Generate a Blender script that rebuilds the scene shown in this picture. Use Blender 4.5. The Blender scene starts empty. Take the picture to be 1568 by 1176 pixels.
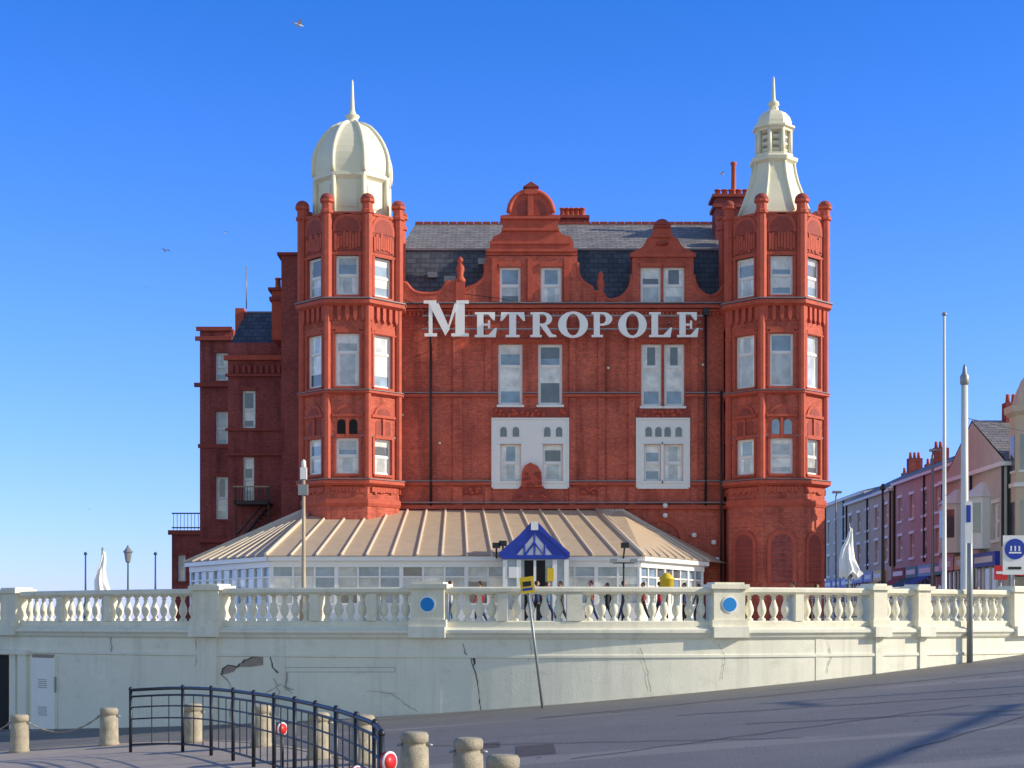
import bpy, bmesh, math, random
from mathutils import Vector, Matrix
random.seed(7)
F=2400.0; CZ=2.4; HY=950.0; CX=784.0
def PX(px,D): return (px-CX)*D/F
def PZ(py,D): return CZ+(HY-py)*D/F
SUN_EL=24.0; SUN_AZ=-7.0   # azimuth measured from +X towards +Y
# ------------------------------------------------------------------ materials
def newmat(name):
    m=bpy.data.materials.new(name); m.use_nodes=True
    nt=m.node_tree; b=nt.nodes['Principled BSDF']; return m,nt,b
def mix(nt,fac,a,b,blend='MIX'):
    n=nt.nodes.new('ShaderNodeMix'); n.data_type='RGBA'; n.blend_type=blend
    for sock,val in ((n.inputs[0],fac),(n.inputs[6],a),(n.inputs[7],b)):
        if isinstance(val,bpy.types.NodeSocket): nt.links.new(val,sock)
        elif isinstance(val,(int,float)): sock.default_value=val
        else: sock.default_value=(*val,1)
    return n.outputs[2]
def noise(nt,scale,stretch=(1,1,1),detail=5,rough=.6):
    g=nt.nodes.new('ShaderNodeNewGeometry'); mp=nt.nodes.new('ShaderNodeMapping')
    mp.inputs['Scale'].default_value=stretch
    nt.links.new(g.outputs['Position'],mp.inputs['Vector'])
    n=nt.nodes.new('ShaderNodeTexNoise'); n.inputs['Scale'].default_value=scale
    n.inputs['Detail'].default_value=detail; n.inputs['Roughness'].default_value=rough
    nt.links.new(mp.outputs[0],n.inputs['Vector']); return n.outputs['Fac']
def ramp(nt,fac,p0,p1,c0=(0,0,0),c1=(1,1,1)):
    r=nt.nodes.new('ShaderNodeValToRGB'); nt.links.new(fac,r.inputs[0])
    r.color_ramp.elements[0].position=p0; r.color_ramp.elements[1].position=p1
    r.color_ramp.elements[0].color=(*c0,1); r.color_ramp.elements[1].color=(*c1,1)
    return r.outputs[0]
def mat(name,col,rough=.7,var=.25,scale=1.2,streak=0.0,bump=0.0,metal=0.0,coat=0.0,spec=.5,bscale=20,stain=None):
    m,nt,b=newmat(name)
    dark=tuple(x*(1-var) for x in col); lite=tuple(min(1,x*(1+var*.5)) for x in col)
    o=mix(nt,ramp(nt,noise(nt,scale),.3,.7),dark,lite)
    o=mix(nt,ramp(nt,noise(nt,scale*9),.35,.65),o,tuple(x*(1-var*.5) for x in col)); 
    if streak>0:
        s=ramp(nt,noise(nt,2.2,(1,1,.08)),.52,.75)
        sm=nt.nodes.new('ShaderNodeMath'); sm.operation='MULTIPLY'; sm.inputs[1].default_value=streak
        nt.links.new(s,sm.inputs[0])
        o=mix(nt,sm.outputs[0],o,tuple(x*.45 for x in col))
    if stain:
        s=ramp(nt,noise(nt,1.1,(1,1,2.2),8,.75),.56,.72)
        sm=nt.nodes.new('ShaderNodeMath'); sm.operation='MULTIPLY'; sm.inputs[1].default_value=.55
        nt.links.new(s,sm.inputs[0]); o=mix(nt,sm.outputs[0],o,stain)
    nt.links.new(o,b.inputs['Base Color'])
    b.inputs['Roughness'].default_value=rough; b.inputs['Metallic'].default_value=metal
    b.inputs['Coat Weight'].default_value=coat; b.inputs['Specular IOR Level'].default_value=spec
    if bump>0:
        bp=nt.nodes.new('ShaderNodeBump'); bp.inputs['Strength'].default_value=bump; bp.inputs['Distance'].default_value=.02
        nt.links.new(noise(nt,bscale),bp.inputs['Height']); nt.links.new(bp.outputs[0],b.inputs['Normal'])
    return m
def brickmat(name,c1,c2,mortar):
    m,nt,b=newmat(name)
    g=nt.nodes.new('ShaderNodeNewGeometry'); sp=nt.nodes.new('ShaderNodeSeparateXYZ')
    nt.links.new(g.outputs['Position'],sp.inputs[0])
    ad=nt.nodes.new('ShaderNodeMath'); nt.links.new(sp.outputs[0],ad.inputs[0]); nt.links.new(sp.outputs[1],ad.inputs[1])
    cb=nt.nodes.new('ShaderNodeCombineXYZ'); nt.links.new(ad.outputs[0],cb.inputs[0]); nt.links.new(sp.outputs[2],cb.inputs[1])
    br=nt.nodes.new('ShaderNodeTexBrick'); nt.links.new(cb.outputs[0],br.inputs['Vector'])
    br.inputs['Scale'].default_value=1.0; br.inputs['Brick Width'].default_value=.3; br.inputs['Row Height'].default_value=.1
    br.inputs['Mortar Size'].default_value=.008; br.inputs['Bias'].default_value=-.2
    br.inputs['Color1'].default_value=(*c1,1); br.inputs['Color2'].default_value=(*c2,1); br.inputs['Mortar'].default_value=(*mortar,1)
    o=br.outputs['Color']
    d=ramp(nt,noise(nt,.55),.35,.7,(.76,.72,.74),(1.12,1.1,1.05))
    o=mix(nt,1.0,o,d,'MULTIPLY')
    d=ramp(nt,noise(nt,5,(1,1,1.6),6,.75),.3,.7,(.64,.62,.62),(1.3,1.3,1.3))
    o=mix(nt,1.0,o,d,'MULTIPLY')
    d=ramp(nt,noise(nt,1.6,(1,1,.1)),.5,.74,(1,1,1),(.5,.46,.5))
    o=mix(nt,1.0,o,d,'MULTIPLY')
    nt.links.new(o,b.inputs['Base Color']); b.inputs['Roughness'].default_value=.85; b.inputs['Specular IOR Level'].default_value=.25
    bp=nt.nodes.new('ShaderNodeBump'); bp.inputs['Strength'].default_value=.5; bp.inputs['Distance'].default_value=.02
    nt.links.new(noise(nt,9),bp.inputs['Height']); nt.links.new(bp.outputs[0],b.inputs['Normal'])
    return m
BRICK=brickmat('red_brick',(.66,.14,.085),(.52,.10,.07),(.50,.24,.19))
BRICKD=brickmat('shaded_red_brick',(.42,.095,.085),(.32,.08,.075),(.28,.15,.14))  # darker copy of the brick; shade of the rear blocks put into the colour
TERRA=mat('terracotta',(.60,.11,.064),.75,.35,3,.4,.4)
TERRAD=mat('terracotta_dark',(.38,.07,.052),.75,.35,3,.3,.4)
COURSE=mat('lead_string_course',(.30,.24,.27),.6,.35,2)
CREAM=mat('cream_paint',(.86,.82,.62),.5,.08,1.5,.18)
WHITE=mat('white_paint',(.86,.86,.82),.45,.08,2,.12)
UPVC=mat('white_upvc',(.88,.88,.86),.35,.04,2)
WALLP=mat('painted_masonry',(.86,.84,.71),.75,.10,.7,.36,.25,stain=(.55,.52,.42))
WALLB=mat('painted_balustrade',(.87,.83,.67),.75,.16,2.5,.35,.3,stain=(.55,.47,.33))
def tilemat(name,a,b_,w,h,mort):
    m,nt,b=newmat(name)
    g=nt.nodes.new('ShaderNodeNewGeometry'); sp=nt.nodes.new('ShaderNodeSeparateXYZ'); nt.links.new(g.outputs['Position'],sp.inputs[0])
    cb=nt.nodes.new('ShaderNodeCombineXYZ'); nt.links.new(sp.outputs[0],cb.inputs[0]); nt.links.new(sp.outputs[2],cb.inputs[1])
    br=nt.nodes.new('ShaderNodeTexBrick'); nt.links.new(cb.outputs[0],br.inputs['Vector'])
    br.inputs['Scale'].default_value=1; br.inputs['Brick Width'].default_value=w; br.inputs['Row Height'].default_value=h; br.inputs['Mortar Size'].default_value=.02
    br.inputs['Color1'].default_value=(*a,1); br.inputs['Color2'].default_value=(*b_,1); br.inputs['Mortar'].default_value=(*mort,1)
    d=ramp(nt,noise(nt,1.5,(1,1,1),6,.8),.35,.7,(.7,.7,.7),(1.25,1.25,1.25))
    nt.links.new(mix(nt,1.0,br.outputs['Color'],d,'MULTIPLY'),b.inputs['Base Color']); b.inputs['Roughness'].default_value=.65
    return m
SLATE=tilemat('slate_roof',(.32,.30,.28),(.22,.215,.215),.5,.16,(.11,.11,.12))  # lighter slate: sunlit tone of the hotel's upper pitch in the colour
SLATED=tilemat('shaded_slate',(.10,.12,.155),(.06,.072,.098),.5,.28,(.03,.035,.045))  # darkened copy of the slate: shade of the lower pitch in the colour
TANROOF=mat('tan_metal_roof',(.60,.47,.33),.5,.16,1.5,.3)
TANSEAM=mat('tan_roof_seam',(.76,.64,.50),.5,.1,2)
BLACK=mat('black_iron',(.018,.02,.024),.45,.3,4)
GREY=mat('grey_metal',(.32,.34,.35),.45,.15,3,metal=.3)
POSTW=mat('white_post_paint',(.75,.75,.72),.4,.1,3)
TANP=mat('tan_post_paint',(.45,.36,.24),.5,.2,3)
CONC=mat('aggregate_concrete',(.50,.44,.33),.95,.45,6,.25,.9,bscale=45)
BLUE=mat('blue_paint',(.015,.05,.42),.4,.1,3)
SKYBL=mat('blue_disc',(.03,.28,.72),.75,.15,6,spec=.2)
RED=mat('red_paint',(.7,.03,.03),.4,.15,3)
YEL=mat('yellow_paint',(.8,.55,.02),.45,.1,3)
DARK=mat('dark_void',(.015,.014,.015),.9,.2,2)
CRACK=mat('crack_dark',(.10,.08,.07),.95,.3,5)
CRACKM=mat('crack_mid',(.42,.38,.32),.95,.3,5)
EXPO=mat('exposed_render',(.40,.33,.27),.95,.4,7,.2,.8)
GREEN=mat('green_iron',(.03,.12,.09),.5,.3,3)
GULL=mat('gull_feathers',(.7,.7,.7),.8,.2,9)
PINKW=mat('pink_render',(.62,.47,.42),.85,.18,1,.3)
BEIGE=mat('beige_render',(.68,.58,.43),.85,.18,1,.3)
GREYR=mat('grey_render',(.60,.58,.52),.85,.2,1,.3)
TYRE=mat('rubber',(.02,.02,.02),.85,.2,4)
CARB=mat('blue_car_paint',(.03,.09,.28),.25,.05,2,coat=1)
SKIN=mat('skin',(.5,.28,.2),.6,.1,6); HAIR=mat('hair',(.06,.035,.02),.8,.2,9)
def glass(name,col,rough=.06):
    m,nt,b=newmat(name)
    o=mix(nt,ramp(nt,noise(nt,1.7),.35,.65),tuple(x*.7 for x in col),tuple(min(1,x*1.25) for x in col))
    nt.links.new(o,b.inputs['Base Color']); b.inputs['Roughness'].default_value=.6
    b.inputs['Coat Weight'].default_value=1; b.inputs['Coat Roughness'].default_value=rough; b.inputs['Coat IOR'].default_value=1.9
    bp=nt.nodes.new('ShaderNodeBump'); bp.inputs['Strength'].default_value=.06; bp.inputs['Distance'].default_value=.05
    nt.links.new(noise(nt,1.1),bp.inputs['Height']); nt.links.new(bp.outputs[0],b.inputs['Coat Normal'])
    return m
GD=glass('glass_dark_room',(.07,.09,.12)); GM=glass('glass_net_curtain',(.46,.50,.52)); GL=glass('glass_blind',(.78,.78,.74)); GB=glass('glass_blue',(.20,.31,.43))

# ------------------------------------------------------------------ mesh builder
class B:
    def __init__(s): s.v=[];s.f=[];s.m=[];s.mats=[];s.s=[]
    def add(s,vs,fs,mat,smooth=False):
        if mat not in s.mats: s.mats.append(mat)
        k=s.mats.index(mat); o=len(s.v); s.v+= [tuple(v) for v in vs]
        for f in fs: s.f.append(tuple(i+o for i in f)); s.m.append(k); s.s.append(smooth)
    def lbox(s,o,U,u0,u1,v0,v1,z0,z1,mat):
        N=(U[1],-U[0])
        def P(u,v,z): return (o[0]+U[0]*u+N[0]*v,o[1]+U[1]*u+N[1]*v,z)
        vs=[P(u,v,z) for z in(z0,z1) for (u,v) in((u0,v1),(u1,v1),(u1,v0),(u0,v0))]
        s.add(vs,[(3,2,1,0),(4,5,6,7),(0,1,5,4),(1,2,6,5),(2,3,7,6),(3,0,4,7)],mat)
    def box(s,x0,x1,y0,y1,z0,z1,mat): s.lbox((0,0),(1,0),x0,x1,-y1,-y0,z0,z1,mat)
    def lathe(s,prof,cx,cy,n,mat,smooth=True,rot=0,cap=True):
        vs=[];fs=[]
        for r,z in prof:
            for i in range(n):
                a=rot+2*math.pi*i/n; vs.append((cx+r*math.cos(a),cy+r*math.sin(a),z))
        for j in range(len(prof)-1):
            for i in range(n):
                k=(i+1)%n; fs.append((j*n+i,j*n+k,(j+1)*n+k,(j+1)*n+i))
        if cap: fs.append(tuple(reversed(range(n)))); fs.append(tuple((len(prof)-1)*n+i for i in range(n)))
        s.add(vs,fs,mat,smooth)
    def tube(s,p0,p1,r0,mat,r1=None,n=8):
        r1=r0 if r1 is None else r1
        p0=Vector(p0);p1=Vector(p1);d=(p1-p0).normalized()
        a=d.orthogonal().normalized();b=d.cross(a)
        vs=[p+ (a*math.cos(t)+b*math.sin(t))*r for p,r in((p0,r0),(p1,r1)) for t in [2*math.pi*i/n for i in range(n)]]
        fs=[(i,(i+1)%n,n+(i+1)%n,n+i) for i in range(n)]+[tuple(reversed(range(n))),tuple(range(n,2*n))]
        s.add(vs,fs,mat,n>6)
    def pipe(s,pts,r,mat,n=8):
        """one continuous tube swept along the points"""
        P=[]
        for p in pts:
            p=Vector(p)
            if not P or (p-P[-1]).length>1e-4: P.append(p)
        if len(P)<2: return
        vs=[];prev=None
        for i,p in enumerate(P):
            t=(P[min(i+1,len(P)-1)]-P[max(i-1,0)])
            if t.length<1e-6: t=Vector((0,0,1))
            t.normalize()
            a=t.orthogonal().normalized() if prev is None else (prev-t*prev.dot(t)).normalized()
            prev=a; b=t.cross(a)
            vs+=[p+(a*math.cos(q)+b*math.sin(q))*r for q in [2*math.pi*k/n for k in range(n)]]
        fs=[(j*n+i,j*n+(i+1)%n,(j+1)*n+(i+1)%n,(j+1)*n+i) for j in range(len(P)-1) for i in range(n)]
        fs+=[tuple(reversed(range(n))),tuple((len(P)-1)*n+i for i in range(n))]
        s.add(vs,fs,mat,True)
    def extr(s,poly,o,U,v0,v1,mat):
        N=(U[1],-U[0]); n=len(poly)
        vs=[(o[0]+U[0]*u+N[0]*v,o[1]+U[1]*u+N[1]*v,z) for v in(v1,v0) for u,z in poly]
        area=sum(poly[i][0]*poly[(i+1)%n][1]-poly[(i+1)%n][0]*poly[i][1] for i in range(n))
        fs=[tuple(range(n)),tuple(reversed(range(n,2*n)))]+[(i,n+i,n+(i+1)%n,(i+1)%n) for i in range(n)]
        if area<0: fs=[tuple(reversed(f)) for f in fs]
        s.add(vs,fs,mat)
    def wall(s,o,U,ulen,z0,z1,ops,mat,depth=.2,rev=None,u0=0):
        N=(U[1],-U[0]); rev=rev or mat
        us=sorted(set([u0,ulen]+[x for q in ops for x in q[:2]])); zs=sorted(set([z0,z1]+[x for q in ops for x in q[2:4]]))
        def P(u,v,z): return (o[0]+U[0]*u+N[0]*v,o[1]+U[1]*u+N[1]*v,z)
        for a,b in zip(us[:-1],us[1:]):
            for c,d in zip(zs[:-1],zs[1:]):
                mu=(a+b)/2;mz=(c+d)/2
                if any(q[0]<mu<q[1] and q[2]<mz<q[3] for q in ops): continue
                s.add([P(a,0,c),P(b,0,c),P(b,0,d),P(a,0,d)],[(0,1,2,3)],mat)
        for a,b,c,d in [q[:4] for q in ops]:
            f=-depth-.1
            s.add([P(a,0,c),P(b,0,c),P(b,0,d),P(a,0,d),P(a,f,c),P(b,f,c),P(b,f,d),P(a,f,d)],[(0,4,5,1),(1,5,6,2),(2,6,7,3),(3,7,4,0)],rev)
    def finish(s,name,parent=None):
        me=bpy.data.meshes.new(name); me.from_pydata(s.v,[],s.f)
        for m in s.mats: me.materials.append(m)
        me.polygons.foreach_set('material_index',s.m); me.polygons.foreach_set('use_smooth',s.s); me.update()
        ob=bpy.data.objects.new(name,me); bpy.context.scene.collection.objects.link(ob)
        if parent: ob.parent=parent
        return ob
def empty(name):
    e=bpy.data.objects.new(name,None); bpy.context.scene.collection.objects.link(e); return e

def window(b,o,U,u0,u1,z0,z1,depth=.17,rail=.5,fw=.075,glassset=None,vert=False,transom=None):
    """sash window set back in an opening"""
    v=-depth
    b.lbox(o,U,u0,u0+fw,v-.06,v,z0,z1,UPVC); b.lbox(o,U,u1-fw,u1,v-.06,v,z0,z1,UPVC)
    b.lbox(o,U,u0+fw,u1-fw,v-.06,v-.003,z0,z0+fw,UPVC); b.lbox(o,U,u0+fw,u1-fw,v-.06,v-.003,z1-fw,z1,UPVC)
    cuts=[z0+fw]
    rails=transom or [rail]
    for r in rails:
        zz=z0+(z1-z0)*r; b.lbox(o,U,u0+fw,u1-fw,v-.05,v+.012,zz-.05,zz+.05,UPVC); cuts+=[zz-.05,zz+.05]
    cuts+=[z1-fw]
    N=(U[1],-U[0]); g=v-.045
    def q(a,c,d,e,m,gg=g):
        P=lambda u,z:(o[0]+U[0]*u+N[0]*gg,o[1]+U[1]*u+N[1]*gg,z)
        b.add([P(a,d),P(c,d),P(c,e),P(a,e)],[(0,1,2,3)],m)
    k=random.random()
    for i in range(0,len(cuts)-1,2):
        za,zb=cuts[i],cuts[i+1]; a,c=u0+fw,u1-fw
        for (e1,e2,e3,e4) in ((a,a+.035,za,zb),(c-.035,c,za,zb),(a+.035,c-.035,za,za+.035),(a+.035,c-.035,zb-.035,zb)):
            b.lbox(o,U,e1,e2,v-.055,v-.02,e3,e4,UPVC)
        gs=glassset or ([GM,GL,GB] if k<.6 else [GL,GM,GD])
        base=gs[0] if i==0 else random.choice(gs)
        if base in(GD,GM,GB) and random.random()<.75:
            w=(c-a)*random.uniform(.12,.3)
            q(a,a+w,za,zb,GL); q(a+w,c-w,za,zb,base); q(c-w,c,za,zb,GL)
        else:
            zz=za+(zb-za)*random.uniform(.3,.75); q(a,c,za,zz,random.choice([GM,GD,GB])); q(a,c,zz,zb,base)

def sill(b,o,U,u0,u1,z,m=None): b.lbox(o,U,u0-.08,u1+.08,-.1,.09,z-.12,z-.003,m or TERRA)
def arch_poly(u0,u1,z0,zs,n=10):
    r=(u1-u0)/2; c=(u0+u1)/2
    return [(u0,z0),(u1,z0)]+[(c+r*math.cos(math.pi*i/n),zs+r*math.sin(math.pi*i/n)) for i in range(n+1)]

# ================================================================== HOTEL
hotel=empty('metropole_hotel_building')
W=B(); WN=B(); TR=B(); RF=B(); DM=B()
FY=80.0
Zf=lambda py: PZ(py,FY)
Xf=lambda px: PX(px,FY)
# ---- turrets
def turret(cx,cy,kind):
    w=2.0; ap=w*1.2071; R=w*1.3066; rot=math.radians(22.5)
    Z=lambda py: PZ(py,78.6)
    levels=[2.2,Z(742),Z(605),Z(470),Z(336)]
    for k in range(8):
        an=math.radians(-90+45*k); n=(math.cos(an),math.sin(an)); U=(-n[1],n[0])
        o=(cx+n[0]*ap-U[0]*w/2,cy+n[1]*ap-U[1]*w/2)
        vis=k in(0,1,7,2,6)
        c0,c1=w/2-.56,w/2+.56
        for li in range(4):
            z0,z1=levels[li],levels[li+1]; ops=[]
            if vis and li==1: ops=[(c0,c1,Z(728),Z(674))]
            if vis and li==2: ops=[(c0-.03,c1+.03,Z(596),Z(515))]
            if vis and li==3: ops=[(c0,c1,Z(458),Z(398))]
            W.wall(o,U,w,z0,z1,ops,BRICK,.16,TERRA)
            for q in ops:
                window(WN,o,U,*q,depth=.13,fw=.085,transom=([.64] if li==2 else None))
                sill(TR,o,U,q[0],q[1],q[2])
                TR.lbox(o,U,q[0]-.12,q[0]-.003,-.02,.05,q[2],q[3]+.15,TERRA)
                TR.lbox(o,U,q[1]+.003,q[1]+.12,-.02,.05,q[2],q[3]+.15,TERRA)
                TR.lbox(o,U,q[0]-.003,q[1]+.003,-.02,.07,q[3]+.003,q[3]+.18,TERRA)
        if vis:
            TR.extr([(w/2+.62*math.cos(t),Z(641)+.62*math.sin(t)) for t in [math.pi*i/10 for i in range(11)]],o,U,-.02,.06,TERRA)
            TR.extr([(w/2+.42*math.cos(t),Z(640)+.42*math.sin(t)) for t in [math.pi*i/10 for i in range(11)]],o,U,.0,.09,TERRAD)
            for c in(-.3,.3): TR.extr(arch_poly(w/2+c-.2,w/2+c+.2,Z(670),Z(652)),o,U,-.02,.012,(DARK if kind=='L' else GB) if k==0 else TERRAD)
            TR.lbox(o,U,w/2-.07,w/2+.07,-.02,.08,Z(671),Z(643),TERRA)
            TR.lbox(o,U,c0-.2,c1+.2,-.02,.1,Z(642),Z(638),TERRA)
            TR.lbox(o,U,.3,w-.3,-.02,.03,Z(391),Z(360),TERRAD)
            for i in range(9):
                uu=.42+i*(w-.84)/8; TR.lbox(o,U,uu-.06,uu+.06,.0,.075,Z(388+random.uniform(-3,3)),Z(364+random.uniform(-4,6)),TERRA)
            TR.extr(arch_poly(.28,w-.28,Z(362),Z(356)),o,U,-.02,.05,TERRA)
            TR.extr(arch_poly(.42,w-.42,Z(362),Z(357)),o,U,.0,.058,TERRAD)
            for i in range(5):
                uu=.2+i*(w-.4)/4
                TR.extr([(uu-.1,Z(475)),(uu-.1,Z(492)),(uu,Z(498)),(uu+.1,Z(492)),(uu+.1,Z(475))],o,U,-.02,.13,TERRA)
            TR.lbox(o,U,.25,w-.25,-.02,.05,Z(512),Z(506),TERRA)
            for i in range(9):
                uu=.3+i*(w-.6)/8; TR.lbox(o,U,uu-.08,uu+.08,.0,.1,Z(756+random.uniform(-2,2)),Z(748),TERRA)
            if kind=='R' and k in(0,1,7):
                TR.extr(arch_poly(.28,w-.28,Z(892),Z(835)),o,U,-.02,.09,TERRA)
                TR.extr(arch_poly(.48,w-.48,Z(892),Z(835)),o,U,.0,.1,BRICKD if k==0 else TERRAD)  # recess shade painted as a darker panel that stands proud
                for i in range(7):
                    TR.lbox(o,U,.5,w-.5,.0,.12,Z(888-i*8),Z(887-i*8),TERRA)
        TR.lbox(o,U,.0,w,-.28,.05,Z(336)+.003,Z(332),TERRA)
        va=an-math.radians(22.5); vx,vy=cx+R*math.cos(va),cy+R*math.sin(va)
        TR.lathe([(.19,Z(735)),(.19,Z(475))],vx,vy,8,TERRA,False,rot)
        TR.lathe([(.26,Z(462)),(.26,Z(336)),(.34,Z(335)),(.34,Z(331)),(.27,Z(329)),(.27,Z(320)),(.37,Z(318)),(.37,Z(314))],vx,vy,8,TERRA,False,rot)
        TR.lathe([(.35,Z(314)-.003)]+[(.35*math.cos(t),Z(314)+.32*math.sin(t)) for t in [math.pi/2*i/6 for i in range(1,7)]],vx,vy,14,TERRAD)
    def ring(za,zb,e,m=TERRA): TR.lathe([(R+e*.4,za),(R+e,za+(zb-za)*.4),(R+e,zb)],cx,cy,8,m,False,rot)
    ring(Z(746),Z(738),.32); ring(Z(738)+.003,Z(736),.36,COURSE)
    ring(Z(777),Z(766),.10,TERRA)
    ring(Z(608),Z(603),.26); ring(Z(603)+.003,Z(601),.3,COURSE)
    ring(Z(475),Z(466),.36); ring(Z(466)+.003,Z(463),.42,COURSE)
    ring(Z(516),Z(513),.07); ring(Z(398),Z(394),.08)
    ring(Z(672),Z(669),.04,COURSE)
    W.lathe([(R-.3,Z(338)),(.1,Z(336))],cx,cy,8,SLATE,False,rot)
    p=lambda r,py:(r/30.0,PZ(py,FY))
    r8=rot
    if kind=='L':
        DM.lathe([p(60,340),p(56,338),p(56,288),p(58,286),p(62,283),p(62,278)],cx,cy,8,CREAM,False,r8)
        prof=[p(60,278),p(61,268),p(61,258),p(60,248),p(57,238),p(52,227),p(46,217),p(38,207),p(30,199),p(21,194),p(14,191)]
        DM.lathe(prof,cx,cy,8,CREAM,False,r8)
        for k in range(8):
            a=rot+math.pi/4*k
            DM.pipe([(cx+(r+.02)*math.cos(a),cy+(r+.02)*math.sin(a),z) for r,z in prof],.11,CREAM,8)
            DM.tube((cx+1.95*math.cos(a),cy+1.95*math.sin(a),PZ(338,FY)),(cx+1.95*math.cos(a),cy+1.95*math.sin(a),PZ(284,FY)),.13,CREAM,n=8)
        for k in range(8):
            an=math.radians(-90+45*k); n=(math.cos(an),math.sin(an)); U=(-n[1],n[0]); apo=56/30*.924
            o=(cx+n[0]*apo,cy+n[1]*apo); DM.lbox(o,U,-.42,.42,-.02,.04,PZ(330,FY),PZ(295,FY),CREAM)
        DM.lathe([p(15,194),p(14,190),p(10,188),p(8,183),p(11,180),p(11,178),p(6,175),p(3.5,168),p(1.6,125),p(.4,122)],cx,cy,12,CREAM)
    else:
        DM.lathe([p(62,348),p(60,346),p(60,338),p(56,336)],cx,cy,8,CREAM,False,r8)
        prof=[p(57,336),p(50,318),p(43,300),p(37,284),p(33,268),p(31,254)]
        DM.lathe(prof,cx,cy,8,CREAM,False,r8)
        for k in range(8):
            a=rot+math.pi/4*k
            DM.pipe([(cx+(r+.02)*math.cos(a),cy+(r+.02)*math.sin(a),z) for r,z in prof],.08,CREAM,8)
            DM.tube((cx+.86*math.cos(a),cy+.86*math.sin(a),PZ(243,FY)),(cx+.86*math.cos(a),cy+.86*math.sin(a),PZ(203,FY)),.11,CREAM,n=8)
            an=math.radians(-90+45*k); n=(math.cos(an),math.sin(an)); U=(-n[1],n[0]); o=(cx+n[0]*.70,cy+n[1]*.70)
            for i in range(7): DM.lbox(o,U,-.15,.15,-.02,.025+(.02 if i%2==0 else 0),PZ(236-i*5,FY),PZ(233-i*5,FY),EXPO if i%2 else CREAM)
        DM.lathe([p(31,256),p(37,252),p(38,247),p(34,245),p(30,243),p(30,240)],cx,cy,8,CREAM,False,r8)
        DM.lathe([p(22.5,243),p(22.5,203)],cx,cy,8,CREAM,False,r8)
        DM.lathe([p(28,205),p(29,202),p(33,200),p(33,197),p(28,195)],cx,cy,8,CREAM,False,r8)
        DM.lathe([p(28,196),p(28,190),p(25,182),p(19,175),p(11,171),p(8,170),p(8,166),p(5,164)],cx,cy,8,CREAM,False,r8)
        DM.lathe([p(5,165),p(9,161),p(8,157),p(4,154),p(3,150),p(1.6,120),p(.4,117)],cx,cy,12,CREAM)
turret(-8.15,80.0,'L'); turret(13.35,80.0,'R')
# ---- main facade
U=(1,0); O=(0,FY)
def rect(a,b,c,d): return (Xf(a),Xf(b),Zf(d),Zf(c))
ops=[]
w4=[(763,800,527,620),(824,861,527,620),(982,1013,527,622),(1017,1048,527,622)]
for q in w4: ops.append(rect(*q))
w3=[(766,798,680,737),(831,862,680,737),(986,1012,680,737),(1016,1046,680,737)]
big=[(755,869,643,745),(976,1054,643,745)]
ops+= [rect(*q) for q in w3]
W.wall(O,U,Xf(1108),2.2,Zf(470),ops,BRICK,.2,BRICK,u0=Xf(612))
for i,q in enumerate(w4):
    r=rect(*q); window(WN,O,U,*r,depth=.14,fw=.1,transom=[.64])
    sill(TR,O,U,r[0],r[1],r[2],UPVC)
for q in w3:
    r=rect(*q); window(WN,O,U,*r,depth=.12,fw=.08)
for bi,q in enumerate(big):
    r=rect(*q)
    ins=[rect(*x) for x in (w3[:2] if bi==0 else w3[2:])]
    lights=((768,774),(787,793),(835,841),(853,859)) if bi==0 else ((990,996),(1005,1011),(1019,1025),(1036,1042))
    W.wall((0,FY-.05),U,r[1],r[2],r[3],ins,UPVC,-.06,UPVC,u0=r[0])
    WN.lbox(O,U,r[0]-.08,r[0],-.0,.10,r[2]-.05,r[3]+.1,UPVC); WN.lbox(O,U,r[1],r[1]+.08,-.0,.10,r[2]-.05,r[3]+.1,UPVC)
    WN.lbox(O,U,r[0],r[1],.0,.11,r[3]+.003,r[3]+.1,UPVC); WN.lbox(O,U,r[0],r[1],.0,.11,r[2]-.12,r[2]-.003,UPVC)
    for x0,x1,z0,z1 in ins: WN.lbox(O,U,x0-.1,x1+.1,.05,.12,z1+.002,z1+.08,UPVC); WN.lbox(O,U,x0-.1,x1+.1,.05,.14,z0-.1,z0-.002,UPVC)
    for a,b in lights:
        WN.extr(arch_poly(Xf(a-4),Xf(b+4),Zf(671),Zf(659)),(0,FY-.05),U,.0,.025,WHITE)
        WN.extr(arch_poly(Xf(a-2),Xf(b+2),Zf(669),Zf(659)),(0,FY-.05),U,.0,.03,GD)
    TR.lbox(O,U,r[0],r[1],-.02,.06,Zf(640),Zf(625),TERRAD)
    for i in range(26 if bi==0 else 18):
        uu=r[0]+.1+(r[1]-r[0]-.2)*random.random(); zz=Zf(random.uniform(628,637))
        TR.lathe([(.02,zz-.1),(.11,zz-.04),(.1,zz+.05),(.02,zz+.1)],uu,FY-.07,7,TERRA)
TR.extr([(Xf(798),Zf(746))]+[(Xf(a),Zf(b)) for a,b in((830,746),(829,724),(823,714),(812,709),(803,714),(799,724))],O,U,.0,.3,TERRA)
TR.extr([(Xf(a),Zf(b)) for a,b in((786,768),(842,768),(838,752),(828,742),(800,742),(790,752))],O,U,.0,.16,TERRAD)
for i in range(26):
    uu=Xf(random.uniform(790,838)); zz=Zf(random.uniform(724,764))
    inn=800<uu*30+784<828
    if zz>Zf(745) and not inn: continue
    TR.lathe([(.02,zz-.11),(.12,zz-.04),(.11,zz+.05),(.02,zz+.11)],uu,FY-(.27 if inn and zz>Zf(745) else .14),7,random.choice([TERRA,TERRAD]))
for c in(722,905):
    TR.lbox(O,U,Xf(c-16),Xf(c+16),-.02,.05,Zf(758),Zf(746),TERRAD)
    for i in range(10): 
        zz=Zf(random.uniform(748,755)); TR.lathe([(.02,zz-.1),(.12,zz-.03),(.1,zz+.05),(.02,zz+.1)],Xf(c+random.uniform(-13,13)),FY-.06,7,TERRA)
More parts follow.
